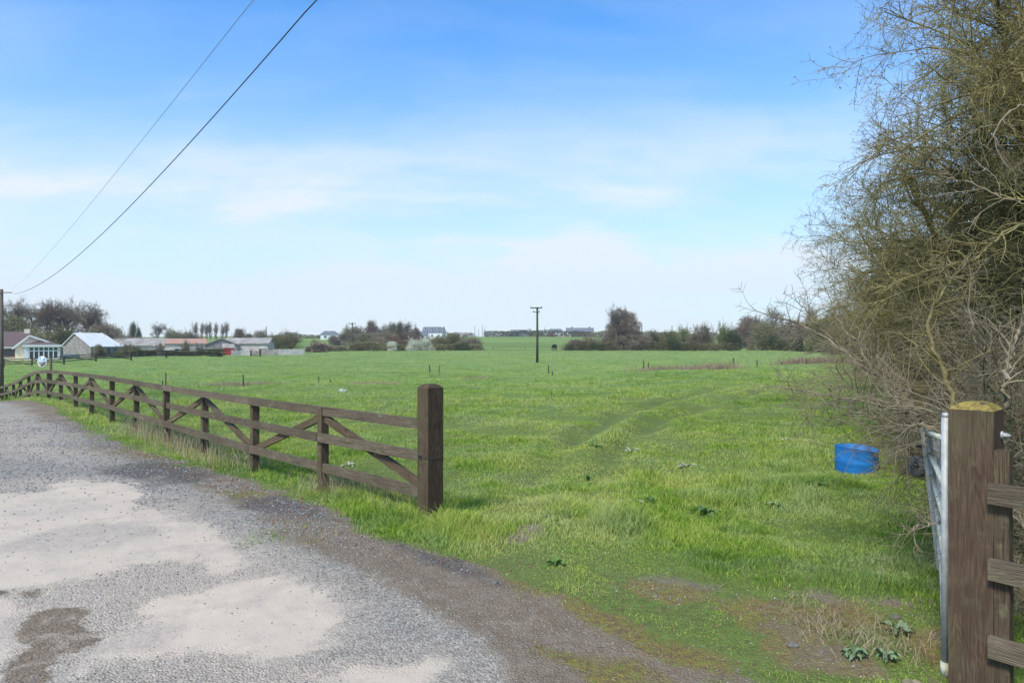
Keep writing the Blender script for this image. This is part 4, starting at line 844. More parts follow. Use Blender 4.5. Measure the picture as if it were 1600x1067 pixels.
# ------------------------------------------------------------------ utility poles, wires, mirror
def upole(px, ytop, D_, r, label, m, arms=(), steps=False, name='utility_pole'):
    p = GP(px, D_); t = thing(name, label, 'utility pole', p, 0, 'utility poles'); h_ = ytoz(ytop, D_)-p.z
    MB().cyl((0, 0, -.4), (0, 0, h_), r, r*.72, 12).build('shaft', m, t, True)
    for zf, x0, x1, th in arms:
        MB().beam((x0, -r, h_-zf), (x1, -r, h_-zf), th, th).build('crossarm', m, t)
        if th > .05:
            mm = MB()
            for xx in (x0+.06, x1-.06): mm.cyl((xx, -r, h_-zf+th/2), (xx, -r, h_-zf+th/2+.16), .045, .03, 8)
            mm.build('insulator', M_rubber, t)
    return t
upole(2.5, 452, 36, .105, 'brown utility pole at the left edge of frame beyond the fence', M_pole, [(.18, .0, .62, .045)])
upole(839.5, 480, 85, .17, 'greenish utility pole standing alone in the middle of the pasture', M_polegreen, [(.10, -.85, .6, .13), (.62, -.55, .3, .09)])
upole(550.5, 504, 172, .2, 'utility pole in front of the grove, left of the white house', M_polegreen, [(.3, -.9, .9, .16)])
upole(416, 510, 300, .22, 'thin pole on the left skyline above the long shed', M_pole)
for px, yt, D_, lab in [(742, 509, 430, 'leftmost of four thin poles on the skyline'), (748, 514, 440, 'short second of four thin poles on the skyline'), (753.5, 508, 420, 'third and tallest of four thin skyline poles'), (757.5, 511, 430, 'rightmost of four thin poles on the skyline'), (851, 511, 430, 'thin pole on the skyline right of the middle pole'), (792, 517, 430, 'short pole at the skyline hedge left of the dark barn'), (1003, 505, 240, 'pole beside the brown domed tree'), (1050, 509, 240, 'thin pole behind the right hedge')]:
    upole(px, yt, D_, .17, lab, M_pole)
def wire(a, b, sag, r, m, label, ext=1.35):
    n = 60; pts = []
    for i in range(n+1):
        s = ext*i/n; q = Vector(a).lerp(Vector(b), s); q.z -= 4*s*(1-s)*sag if s < 1 else -4*s*(s-1)*sag*-.0; pts.append(q)
    P = np.array([pts]); P0 = P[0, 0].copy(); tm = TM().tubes(P-P0, np.full((1, n+1), r), 6); o = link('overhead_wire', tm.mesh('overhead_wire', m, True), None, P0); tag(o, label, 'wire', 'overhead wires')
wire(PX(22, 459.5, 36), PX(497, -4, 8), .74, .0085, M_wire, 'thick black overhead cable rising from the left pole')
wire(PX(18, 452, 60), PX(399, -4, 8), .38, .0042, M_wire2, 'thin faint overhead wire above the thick cable')
def mirror():
    D_ = 25; p = GP(79.5, D_); t = thing('traffic_mirror', 'round convex traffic mirror with white rim on a post above the fence', 'mirror', p)
    zc = ytoz(565, D_)-p.z; xc = (69-79.5)/F*D_
    MB().cyl((0, 0, -.2), (0, 0, zc+.16), .045, n=10).build('post', M_pole, t, True)
    MB().beam((0, 0, zc+.02), (xc, 0, zc+.02), .03, .03).build('bracket', M_galv, t)
    yaw = .25; r = .19; bm = bmesh.new(); n = 32; rings = []
    for f_ in (0.001, .3, .6, .85, 1.0): rings.append([bm.verts.new((r*f_*math.cos(2*math.pi*k/n)*.80, -.10-.08*(1-f_*f_), r*f_*math.sin(2*math.pi*k/n))) for k in range(n)])
    for i in range(4):
        for k in range(n): bm.faces.new((rings[i][k], rings[i][(k+1) % n], rings[i+1][(k+1) % n], rings[i+1][k]))
    for f in bm.faces: f.smooth = True
    me = bpy.data.meshes.new('mirror_face'); bm.to_mesh(me); bm.free(); me.materials.append(M_mirror); o = link('mirror_face', me, t); o.location = (xc, 0, zc)
    tm = TM(); th = np.linspace(0, 2*np.pi, 33); P = np.stack([r*np.cos(th)*.80, np.full(33, -.10), r*np.sin(th)], 1)[None]; tm.tubes(P, np.full((1, 33), .02), 6); o = link('rim', tm.mesh('rim', M_white, True), t); o.location = (xc, 0, zc)
    b = MB(); b.cyl((xc, -.085, zc), (xc, -.02, zc), r*.8, r*.4, 24); b.build('back_shell', M_white, t)
mirror()

# ------------------------------------------------------------------ dark field fence in front of the farm
def long_fence(label, pts, h_, nrail, spacing, m, brace=False):
    P = [GP(px, D_) for px, D_ in pts]; t = thing('field_fence', label, 'fence', P[0]); o0 = P[0]
    for a, b in zip(P[:-1], P[1:]):
        L = (b-a).length; n = max(1, int(L/spacing))
        for k in range(n):
            q = a.lerp(b, k/n); q.z = gzf(q.x, q.y); q2 = a.lerp(b, (k+1)/n); q2.z = gzf(q2.x, q2.y)
            MB().box(-.07, .07, -.07, .07, -.2, h_+.05).build('post', m, t, False, q-o0)
            for j in range(nrail):
                zz_ = h_*(1-j*.8/nrail)-.06; s_ = MB(); s_.beam(q-o0+Vector((0, -.09, zz_)), q2-o0+Vector((0, -.09, zz_)), .04, .11); s_.build('rail', m, t)
            if brace: MB().beam(q-o0+Vector((0, -.05, .2)) if k % 2 else q-o0+Vector((0, -.05, h_-.1)), q2-o0+Vector((0, -.05, h_-.1)) if k % 2 else q2-o0+Vector((0, -.05, .2)), .03, .08).build('brace', m, t)
    return t
long_fence('dark braced timber fence in front of the bungalow and stone barn', [(6, 84), (50, 84), (100, 85), (150, 88), (205, 92)], 1.05, 3, 3.3, M_darkfence, True)
long_fence('dark two rail fence continuing in front of the farm hedge', [(205, 92), (260, 96), (357, 104)], 1.1, 2, 3.4, M_darkfence)
long_fence('faint post and wire fence crossing the green hill', [(770, 210), (820, 211), (870, 212), (880, 212)], .9, 1, 6.0, M_stake)

# ------------------------------------------------------------------ buildings
def quadm(name, vs, m, parent): return link(name, mesh_np(name, vs, faces=[tuple(range(len(vs)))], mats=[m]), parent)
def gabled(name, label, cat, loc, rz, Lx, Wy, he, hr, wall, roof, over=.25, hip=0.0, windows=(), doors=(), chimney=(), th=.14, group=None):
    """ridge along local X; the front long wall is y=-Wy/2; windows: (face, u, z0, w, h)"""
    t = thing(name, label, cat, loc, rz, group); a, b = Lx/2, Wy/2
    m = MB(); m.add([(-a, -b, -1), (a, -b, -1), (a, b, -1), (-a, b, -1), (-a, -b, he), (a, -b, he), (a, b, he), (-a, b, he)], [(0, 1, 5, 4), (1, 2, 6, 5), (2, 3, 7, 6), (3, 0, 4, 7)])
    if hip == 0: m.add([(-a, -b, he), (-a, b, he), (-a, 0, hr), (a, -b, he), (a, b, he), (a, 0, hr)], [(0, 1, 2), (3, 5, 4)])
    m.build('wall', wall, t)
    k = (hr-he)/b; e = over; zo = he-k*e; x0, x1 = -a-e, a+e; rx0, rx1 = (-a-e+hip, a+e-hip) if hip else (-a-e, a+e)
    top = [(x0, -b-e, zo), (x1, -b-e, zo), (x1, b+e, zo), (x0, b+e, zo), (rx0, 0, hr), (rx1, 0, hr)]
    vs = [(x, y, z+th) for x, y, z in top]+[(x, y, z+.01) for x, y, z in top]
    fs = [(0, 1, 5, 4), (2, 3, 4, 5), (6, 7, 11, 10)[::-1], (8, 9, 10, 11)[::-1], (0, 1, 7, 6), (2, 3, 9, 8), (1, 2, 5), (3, 0, 4), (7, 8, 11), (9, 6, 10), (1, 2, 8, 7), (3, 0, 6, 9)]
    if not hip: fs = fs[:6]+[(1, 5, 11, 7), (5, 2, 8, 11), (3, 4, 10, 9), (4, 0, 6, 10)]
    rm = MB().add(vs, fs).build('roof', roof, t)
    for cx_, s_, hh_ in chimney: MB().box(cx_-s_/2, cx_+s_/2, -s_/2, s_/2, hr-.3, hr+hh_).build('chimney', wall, t)
    for kind, lst in (('window', windows), ('door', doors)):
        for w_ in lst:
            f_, u_, z0, ww, hh_ = w_[:5]; mt = w_[5] if len(w_) > 5 else (M_win if kind == 'window' else M_red)
            if f_ == 'f': fr = (lambda o1, o2: (u_-ww/2-o1, u_+ww/2+o1, -b-o2, -b+.05, z0-o1, z0+hh_+o1))
            elif f_ == 'l': fr = (lambda o1, o2: (-a-o2, -a+.05, u_-ww/2-o1, u_+ww/2+o1, z0-o1, z0+hh_+o1))
            else: fr = (lambda o1, o2: (a-.05, a+o2, u_-ww/2-o1, u_+ww/2+o1, z0-o1, z0+hh_+o1))
            o = MB().box(*fr(.06, .03)).build(kind, M_white if kind == 'window' else mt, t); MB().box(*fr(-.02, .045)).build('pane' if kind == 'window' else 'panel', mt, o)
    return t
def face_rz(px): return -math.atan((px-800)/F)   # a wall seen square on at this picture column
# bungalow: wing with gable to the viewer, left wing, sun room
def bungalow():
    D_ = 100; c = GP(62, D_); c.z = -1.3; rz = face_rz(50)*1.0
    t = thing('bungalow', 'cream bungalow with brown tiled roof and glazed white sun room', 'house', c, rz); s = D_/F
    sx = lambda px: (px-62)*s*.815; zz_ = lambda py: ytoz(py, D_)-c.z
    g = gzf(c.x, c.y)
    he, hr = zz_(542), zz_(525.5); xl, xr = sx(24), sx(97); xm = sx(46)
    m = MB(); m.add([(xl, 0, -1), (xr, 0, -1), (xr, 9, -1), (xl, 9, -1), (xl, 0, he), (xr, 0, he), (xr, 9, he), (xl, 9, he), (xm, 0, hr), (xm, 9, hr)], [(0, 1, 5, 8, 4), (1, 2, 6, 5), (2, 3, 7, 9, 6), (3, 0, 4, 7)])
    m.box(sx(-40), xl-.002, 1.2, 8.0, -1, he); m.build('wall', M_cream, t)
    r = MB(); dl = .16
    def slab(p):  # thin roof slab from 4 corners
        r.add([(a, b_, c_+dl) for a, b_, c_ in p]+[(a, b_, c_+.02) for a, b_, c_ in p], [(0, 1, 2, 3), (4, 7, 6, 5), (0, 4, 5, 1), (1, 5, 6, 2), (2, 6, 7, 3), (3, 7, 4, 0)])
    e = .35; kl = (hr-he)/(xm-xl); kr = (hr-he)/(xr-xm)
    slab([(xl-e, -e, he-e*kl), (xm, -e, hr), (xm, 9, hr), (xl-e, 9, he-e*kl)]); slab([(xm, -e, hr), (xr+e, -e, he-e*kr), (xr+e, 9, he-e*kr), (xm, 9, hr)])
    slab([(sx(-40), .9, he-.1), (xm+.5, .9, he-.1), (xm-.0, 4.6, hr+.55), (sx(-40), 4.6, hr+.55)]); slab([(sx(-40), 4.6, hr+.55), (xm, 4.6, hr+.55), (xm+.5, 8.3, he-.1), (sx(-40), 8.3, he-.1)])
    r.build('roof', M_roofb, t)
    f = MB(); f.beam((xl-e, -e-.03, he-e*kl+.06), (xm, -e-.03, hr+.08), .06, .24); f.beam((xm, -e-.03, hr+.08), (xr+e, -e-.03, he-e*kr+.06), .06, .24); f.box(sx(-40), xl-.3, .78, .88, he-.16, he+.0); f.build('fascia', M_white, t)
    for px in (11.5, 19):
        o = MB().box(sx(px)-.45, sx(px)+.35, 1.12, 1.25, zz_(557.5), zz_(545)).build('window', M_brick, t); MB().box(sx(px)-.33, sx(px)+.23, 1.10, 1.2, zz_(556.5), zz_(546)).build('pane', M_win, o)
    # sun room
    a0, a1 = sx(38), sx(93); y0 = -2.6; zt = zz_(541.5); sr = MB().box(a0, a1, y0, -.002, -1, zz_(560.5)).build('sun_room', M_cream, t)
    MB().box(a0-.2, a1+.25, y0-.22, -.003, zt, zt+.26).build('sun_room_fascia', M_white, sr)
    w0, w1 = sx(45.5), sx(90.5); n = 6
    MB().box(a0, w0, y0, -.01, zz_(560.5), zt).box(w1, a1, y0, -.01, zz_(560.5), zt).build('sun_room_pier', M_white, sr)
    MB().box(w0, w1, y0+.12, y0+.16, zz_(560.5), zt).build('glazing', M_win, sr)
    fr = MB()
    for k in range(n+1): xx = w0+(w1-w0)*k/n; fr.box(xx-.07, xx+.07, y0, y0+.10, zz_(560.5), zt)
    for zq in (zz_(560.5)+.05, zz_(547.8), zt-.07): fr.box(w0, w1, y0+.01, y0+.09, zq-.06, zq+.06)
    fr.build('frame', M_white, sr)
    MB().add([(a0-.2, y0-.2, zt+.27), (a1+.25, y0-.2, zt+.27), (sx(80), -.36, zz_(534)), (sx(62), -.36, zz_(532.5)), (sx(45), -.36, zt+.5), (sx(96), -.36, zt+.3)], [(0, 1, 5, 2, 3, 4)]).build('sun_room_roof', M_roofb, sr)
    MB().box(sx(35), sx(96), y0-1.2, y0-.9, -1, zz_(562.5)).build('garden_wall', M_brick, t)
    MB().box(sx(42)-.35, sx(42)+.35, 4.2, 4.9, hr+.2, hr+1.1).build('chimney', M_cream, t)
bungalow()
def at(px, D_, z=None):
    p = GP(px, D_); 
    if z is not None: p.z = z
    return p
# stone barn with pale roof: built from its near corner
def barn():
    c = at(142, 112, -1.15); t = thing('stone_barn', 'stone barn with bright pale sheet roof beside the bungalow', 'barn', c)
    s_ = 112/F; u = Vector((.40, .917, 0)); u = Vector((.62, .785, 0)); g = Vector((-.93, .36, 0)).normalized()
    LR = 5.6; w1 = 4.7; Lr = 8.5; u = Vector((.42, .91, 0))
    def solve(px, d):  # distance along d from c that projects to picture column px
        k = (px-800)/F; return (k*c.y-c.x)/(d.x-k*d.y)
    w1 = solve(98.5, g); Lr = solve(189, u); he = ytoz(541, 112)-c.z; hr = ytoz(521.5, 114)-c.z
    P = lambda a, b, z: (u*a+g*b+Vector((0, 0, z)))[:]
    MB().add([P(0, 0, -1), P(Lr, 0, -1), P(Lr, w1, -1), P(0, w1, -1), P(0, 0, he), P(Lr, 0, he), P(Lr, w1, he), P(0, w1, he), P(0, w1*.55, hr), P(Lr, w1*.55, hr)], [(0, 1, 5, 4), (1, 2, 6, 9, 5), (2, 3, 7, 6), (3, 0, 4, 8, 7)]).build('wall', M_stone, t)
    r = MB()
    for b0, b1 in ((-.3, w1*.55), (w1+.3, w1*.55)):
        za = he-.15; q = [P(-.25, b0, za), P(Lr+.3, b0, za), P(Lr-.6, b1, hr+.05), P(-.25, b1, hr+.05)]; r.add([(a, b, c_+.12) for a, b, c_ in q]+q, [(0, 1, 2, 3), (7, 6, 5, 4), (0, 4, 5, 1), (1, 5, 6, 2), (2, 6, 7, 3), (3, 7, 4, 0)])
    r.build('roof', M_tin, t)
    for f_ in (.58, .80):
        q = [P(Lr*f_-.35, -.05, he-.4), P(Lr*f_+.35, -.05, he-.4), P(Lr*f_+.35, -.05, he-1.3), P(Lr*f_-.35, -.05, he-1.3)]; q2 = [P(Lr*f_-.35, .05, he-.4), P(Lr*f_+.35, .05, he-.4), P(Lr*f_+.35, .05, he-1.3), P(Lr*f_-.35, .05, he-1.3)]
        MB().add(q+q2, [(0, 1, 2, 3), (7, 6, 5, 4), (0, 4, 5, 1), (1, 5, 6, 2), (2, 6, 7, 3), (3, 7, 4, 0)]).build('window', M_win, t)
barn()
def bld(label, cat, px, D_, rzdeg, Lpx, W, y_eave, y_ridge, wall, roof, **k):
    p = at(px, D_); L = Lpx*D_/F*math.cos(math.atan((px-800)/F)); he = ytoz(y_eave, D_)-p.z; hr = ytoz(y_ridge, D_)-p.z
    return gabled(k.pop('name', 'shed'), label, cat, p, face_rz(px)+R(rzdeg), L, W, he, hr, wall, roof, **k)
bld('low white walled shed with sagging pale roof left of the rusty one', 'shed', 222, 140, 0, 84, 9, 540, 529.5, M_lime, M_asb)
bld('pale shed with rusty orange roof left of the long shed', 'shed', 290, 138, 0, 62, 7, 537, 530, M_lime, M_rust, windows=[('f', -1.5, .8, .9, .8)])
bld('grey gable fronted section of the long farm shed', 'shed', 346, 131, 90, 62, 5.6, 538.5, 529.5, M_stone, M_asb)
bld('long farm shed with pale stained roof left of the concrete wall', 'shed', 390, 134, -9, 68, 9, 537, 529, M_lime, M_asb, doors=[('f', 3.1, .1, 1.2, 1.1, M_darkfence)])
bld('small red fronted shed among the farm buildings', 'shed', 357, 126, 0, 17, 2.4, 543.5, 538.5, M_red, M_asb, doors=[('f', -.3, .05, .8, 1.1, M_red)], over=.12)
bld('distant two storey white house with grey roof above the blossom', 'house', 678, 330, -14, 32, 7, 519.5, 511, M_white, M_roofg, name='white_house', windows=[('f', x_, z_, .9, 1.1) for x_ in (-3.2, 0, 3.2) for z_ in (1.2, 4.6)]+[('r', 0, 3.2, 1.2, 1.4)], chimney=[(4, .8, .9)])
bld('low white annexe joined left of the two storey white house', 'house', 660, 322, 0, 16, 6, 524, 518, M_white, M_roofg, name='annexe', windows=[('f', 0, 1.0, 1.2, 1.0)])
bld('long dark roofed bungalow on the left skyline by the grove', 'house', 515, 330, 0, 28, 8, 522.5, 517.5, M_white, M_roofg, name='hill_bungalow', hip=2.0, windows=[('f', -2, .5, 1.2, 1.1), ('f', 2, .5, 1.2, 1.1)])
bld('dark roofed house on the left skyline above the willow', 'house', 454, 350, 0, 24, 8, 523, 519.5, M_white, M_roofg, name='hill_house', hip=1.5, windows=[('f', 0, .5, 1.2, 1.0)])
bld('big dark grey farm barn on the central skyline', 'barn', 813, 440, 0, 30, 12, 520.5, 515.5, M_grey_w, M_roofg, name='dark_barn')
bld('red brown farm building right of the silo', 'barn', 838, 440, 0, 20, 8, 520, 517, M_brick, M_roofg, name='farm_building')
bld('grey roofed house with brick walls left of the long skyline house', 'house', 868, 430, 0, 24, 8, 520, 514, M_brick, M_roofg, name='skyline_house', hip=1.5, windows=[('f', 2, 1, 1.2, 1.1)])
bld('long grey roofed skyline house nearest the domed tree', 'house', 906, 430, 4, 42, 8, 519, 512.5, M_brick, M_roofg, name='skyline_house', windows=[('f', x_, 1, 1.3, 1.2) for x_ in (-5, -1, 3)], chimney=[(-5, 1, .8), (6, 1, .8)])
bld('low cream lean-to in front of the skyline houses', 'shed', 880, 425, 0, 24, 4, 523, 520.5, M_cream, M_tin, name='lean_to')
bld('white van sized shed beside the dark barn', 'shed', 818, 425, 0, 12, 3, 524, 522.5, M_white, M_tin)
bld('small dark roofed cottage behind the right hedge', 'house', 1170, 260, 0, 18, 7, 524, 519, M_stone, M_roofg, name='cottage')
def silo():
    p = at(827, 436); t = thing('silo', 'pale cylindrical silo beside the dark skyline barn', 'silo', p); h_ = ytoz(514.5, 436)-p.z
    MB().cyl((0, 0, -1), (0, 0, h_), 1.3, n=20).build('tank', M_block, t, True); MB().cyl((0, 0, h_), (0, 0, h_+.7), 1.35, .3, 20).build('dome', M_galv, t)
silo()
def slab_wall(label, px0, D0, px1, D1, ytop, th, m, name='wall', cat='wall'):
    a, b = at(px0, D0), at(px1, D1); h_ = ytoz(ytop, D0)-a.z; mb = MB(); d = (b-a); d.z = 0; n = Vector((d.y, -d.x, 0)).normalized()*th/2; dz = gzf(b.x, b.y)-a.z
    q = [(-n)[:], n[:], (d+n)[:], (d-n)[:]]; mb.add([(x_, y_, -1) for x_, y_, _ in q]+[(x_, y_, h_+.0) for x_, y_, _ in q], [(0, 1, 2, 3), (7, 6, 5, 4), (0, 4, 5, 1), (1, 5, 6, 2), (2, 6, 7, 3), (3, 7, 4, 0)])
    return tag(mb.build(name, m, None, False, a), label, cat)
slab_wall('long pale concrete block wall right of the farm sheds', 434, 127, 476, 128, 545.5, .25, M_block, 'block_wall')
slab_wall('stained concrete panel wall joining the pale block wall', 408, 126, 433.7, 127, 545.8, .25, M_asb, 'panel_wall')
slab_wall('low dark stone wall in front of the farm sheds', 252, 120, 348, 121, 547.5, .4, M_stone, 'stone_wall')
slab_wall('pale garden wall between the bungalow and stone barn', 98, 100, 124, 103, 553.5, .2, M_lime, 'garden_wall')
def field_gate(px0, px1, D_, y0, label, m, n=5):
    a = at(px0, D_); b = at(px1, D_); t = thing('field_gate', label, 'gate', a); h_ = ytoz(y0, D_)-a.z; d = b-a; d.z = 0
    for k in range(n): MB().beam((0, 0, .15+(h_-.2)*k/(n-1)), (d.x, d.y, .15+(h_-.2)*k/(n-1)), .04, .07).build('bar', m, t)
    for f_ in (0, 1): MB().box(d.x*f_-.1, d.x*f_+.1, -.1, .1, -.2, h_+.15).build('stile', m, t)
    MB().beam((0, 0, .1), (d.x, d.y, h_-.05), .04, .07).build('brace', m, t)
field_gate(392, 407, 118, 548.5, 'brown timber field gate left of the panel wall', M_darkfence)
field_gate(363, 391, 119, 548, 'pale metal hurdle left of the brown field gate', M_galv, 6)

# ------------------------------------------------------------------ distant bushes and trees
def bush_mesh(seed, dense=1.0, upright=.4, airy=.0):
    """unit bush: about 1 wide (radius .5) and 1 high"""
    rng = np.random.RandomState(seed); st = TM(); lf = TM(); nl = 9
    c = np.stack([rng.uniform(-.30, .30, nl), rng.uniform(-.3, .3, nl), rng.uniform(.22, .68, nl)], 1); rr_ = rng.uniform(.17, .30, nl)
    n1 = 16; P0 = np.stack([rng.randn(n1)*.07, rng.randn(n1)*.07, np.full(n1, -.03)], 1); tgt = c[rng.randint(0, nl, n1)]+rng.randn(n1, 3)*.08
    D0 = tgt-P0; p1, r1 = grow(P0, D0, np.linalg.norm(D0, axis=1)*1.15, rng.uniform(.008, .014, n1), 6, .12, (0, 0, .02), rng, .3); st.tubes(p1, r1, 4)
    n2 = 260; P, D, _, r, t, _ = spawn(p1, r1, n2, .3, 1, .7, rng, upright); p2, r2 = grow(P, D, rng.uniform(.12, .32, n2), np.full(n2, .0035), 4, .18, (0, 0, .03), rng, .4); st.tubes(p2, r2, 3)
    n3 = int(2600*dense); P, D, _, r, t, _ = spawn(p2, r2, n3, .2, 1, .8, rng, upright*.6); p3, r3 = grow(P, D, rng.uniform(.03, .12, n3), np.full(n3, .0022), 2, .2, (0, 0, 0), rng, .5); lf.tubes(p3, r3, 3)
    n4 = int(7500*dense*(1-airy)); k = rng.randint(0, nl, n4); q = unit(rng.randn(n4, 3))*(rng.uniform(.15, 1, (n4, 1))**.45)*rr_[k][:, None]*(1+.22*np.sin(9*rng.uniform(0, 1, (n4, 1))))
    P = c[k]+q; P = P[P[:, 2] > .0]; lf.cards(P, rng.uniform(.012, .034, len(P)), rng, 1.6)
    n5 = int(2400*dense*(1-airy)); P = np.stack([rng.uniform(-.5, .5, n5), rng.uniform(-.45, .45, n5), rng.uniform(0, .3, n5)], 1); P = P[(P[:, 0]**2+P[:, 1]**2) < .25]; lf.cards(P, rng.uniform(.012, .034, len(P)), rng, 1.6)
    return st.mesh('stems', M_bark), lf.mesh('foliage', M_tw_brown)
BM = [bush_mesh(s) for s in (1, 2, 3, 4)]+[bush_mesh(9, .9, .6, .55), bush_mesh(10, .8, .6, .6)]
def dome_mesh(seed):
    rng = np.random.RandomState(seed); st = TM(); lf = TM(); n1 = 14
    P0 = np.stack([rng.randn(n1)*.05, rng.randn(n1)*.05, np.full(n1, -.03)], 1); D0 = np.stack([rng.randn(n1)*.35, rng.randn(n1)*.35, np.ones(n1)], 1); p1, r1 = grow(P0, D0, rng.uniform(.5, .85, n1), rng.uniform(.01, .018, n1), 7, .1, (0, 0, .03), rng, .3); st.tubes(p1, r1, 5)
    def shell(n, a, b):
        q = unit(rng.randn(n, 3)); q[:, 2] = np.abs(q[:, 2])*1.3-.3; q = unit(q); lump = 1+.10*np.sin(q[:, 0]*9+seed)*np.cos(q[:, 1]*8)+.08*np.sin(q[:, 2]*13+q[:, 0]*5)
        rr_ = rng.uniform(a, b, n)**.5*lump; return np.stack([q[:, 0]*rr_*.47, q[:, 1]*rr_*.47, .34+q[:, 2]*rr_*.60], 1), q
    P, q = shell(5200, .45, 1.0); p3, r3 = grow(P, q+rng.randn(*q.shape)*.5, rng.uniform(.03, .08, len(P)), np.full(len(P), .0022), 2, .2, (0, 0, 0), rng, .5); lf.tubes(p3, r3, 3)
    P, q = shell(11000, .1, .98); P = P[P[:, 2] > .02]; lf.cards(P, rng.uniform(.008, .02, len(P)), rng, 2.0)
    return st.mesh('stems', M_bark), lf.mesh('foliage', M_tw_brown)
BM.append(dome_mesh(4))
def tree_mesh(seed, spread=.8, trunk=.30, dense=1.0, upright=.15, wide=1.0):
    """unit bare tree: height about 1"""
    rng = np.random.RandomState(seed); tr = TM(); cr = TM()
    p0, r0 = grow(np.array([[0, 0, -.03]]), np.array([[rng.randn()*.05, rng.randn()*.05, 1.]]), np.array([.62]), np.array([.024]), 9, .05, (0, 0, .05), rng, .45); tr.tubes(p0, r0, 8)
    n1 = 13; P, D, _, r, t, _ = spawn(p0, r0, n1, trunk/.62, 1, spread, rng, .2); p1, r1 = grow(P, D*np.array([wide, wide, 1]), rng.uniform(.28, .46, n1)*(1.2-.4*t), r*.7, 8, .13, (0, 0, upright*.3), rng, .3); tr.tubes(p1, r1, 5)
    n2 = 110; P, D, _, r, t, _ = spawn(p1, r1, n2, .25, 1, .75, rng, upright); p2, r2 = grow(P, D, rng.uniform(.10, .24, n2), np.minimum(r*.6, .005), 6, .16, (0, 0, upright*.15), rng, .3); tr.tubes(p2, r2, 4)
    n3 = int(900*dense); P, D, _, r, t, _ = spawn(p2, r2, n3, .15, 1, .75, rng, upright); p3, r3 = grow(P, D, rng.uniform(.04, .12, n3), np.full(n3, .0018), 4, .18, (0, 0, .0), rng, .4); cr.tubes(p3, r3, 3)
    n4 = int(5200*dense); P, D, _, r, t, _ = spawn(p3, r3, n4, .1, 1, .8, rng, upright*.5); p4, r4 = grow(P, D, rng.uniform(.015, .05, n4), np.full(n4, .0011), 2, .18, (0, 0, .0), rng, .5); cr.tubes(p4, r4, 3)
    return tr.mesh('trunk', M_bark, True), cr.mesh('crown', M_tw_brown)
TMs = [tree_mesh(1), tree_mesh(2, .9, .22), tree_mesh(3, .75, .3, 1.1, .1, 1.4), tree_mesh(5, .45, .18, 1.0, .5, .6)]
def override(o, m): o.material_slots[0].link = 'OBJECT'; o.material_slots[0].material = m
VR = np.random.RandomState(77)
def plant(px, ytop, wpx, D_, k, m, label, tree=False, name=None, cat=None, grp=None, mt=None):
    p = GP(px, D_); h_ = max(.8, ytoz(ytop, D_)-p.z+.05); wd_ = wpx*D_/F
    A, B = (TMs if tree else BM)[k]
    t = thing(name or ('bare_tree' if tree else 'shrub'), label, cat or ('tree' if tree else 'shrub'), p, VR.uniform(0, 6.28), grp or ('distant trees' if tree else 'distant shrubs of the hedgerows'))
    s_ = wd_/(.80 if tree else .92); t.scale = (s_, s_, h_/(.97 if tree else (.95 if k == 6 else .82)))
    a = link('trunk' if tree else 'stems', A, t); b = link('crown' if tree else 'foliage', B, t); override(b, m)
    if mt: override(a, mt)
    return t
BR, OL, GRN, FR, PA, WH, CO = M_tw_brown, M_tw_olive, M_tw_green, M_tw_fresh, M_tw_pale, M_tw_white, M_copper
for a in [(18, 462, 70, 150, 0, BR, 'tall bare tree behind the bungalow roof at the left edge'), (48, 470, 62, 152, 1, BR, 'bare tree second from left behind the bungalow'), (76, 468, 64, 148, 2, CO, 'russet tinged bare tree behind the bungalow gable'), (97, 466, 60, 152, 1, BR, 'bare tree above the gap between bungalow and barn'), (112, 463, 70, 150, 0, BR, 'flat topped bare tree left of the barn ridge'), (143, 473, 84, 146, 2, BR, 'wide spreading bare tree above the pale barn roof'), (160, 500, 50, 150, 2, BR, 'lower bare tree above the right end of the pale barn roof'),
          (246, 502, 26, 225, 0, M_bark, 'small dark bare tree standing between two clumps at left'), (185, 511, 22, 230, 1, PA, 'small pale bare tree beyond the barn'), (633, 499, 20, 262, 0, BR, 'bare tree rising above the grove by the white house'), (962, 474, 38, 152, 0, M_bark, 'bare dead snag poking out left of the domed tree'), (1211, 477, 50, 172, 1, M_bark, 'spreading bare tree over the right hedge'), (1098, 505, 42, 156, 1, PA, 'grey bare tree in the middle of the right hedge'),
          (1016, 513, 26, 250, 0, PA, 'small faint bare tree right of the domed tree'), (735, 519, 9, 420, 1, M_bark, 'tiny bare tree on the skyline right of the white house'), (1265, 482, 48, 150, 3, PA, 'pale upright tree where the hedges meet at right')]:
    plant(a[0], a[1], a[2], a[3], a[4], a[5], a[6], True)
for k, px in enumerate([308, 315, 322, 330, 337, 346, 353]): plant(px, 505+(k % 3)*1.5, 17, 235, 3, PA, ['first poplar from the left of the row above the long shed', 'second poplar of the row above the long shed', 'third poplar of the row above the long shed', 'middle poplar of the row above the long shed', 'fifth poplar of the row above the long shed', 'sixth poplar of the row above the long shed', 'last and rightmost poplar of the row above the long shed'][k], True, 'poplar', 'tree', 'row of bare poplars', PA)
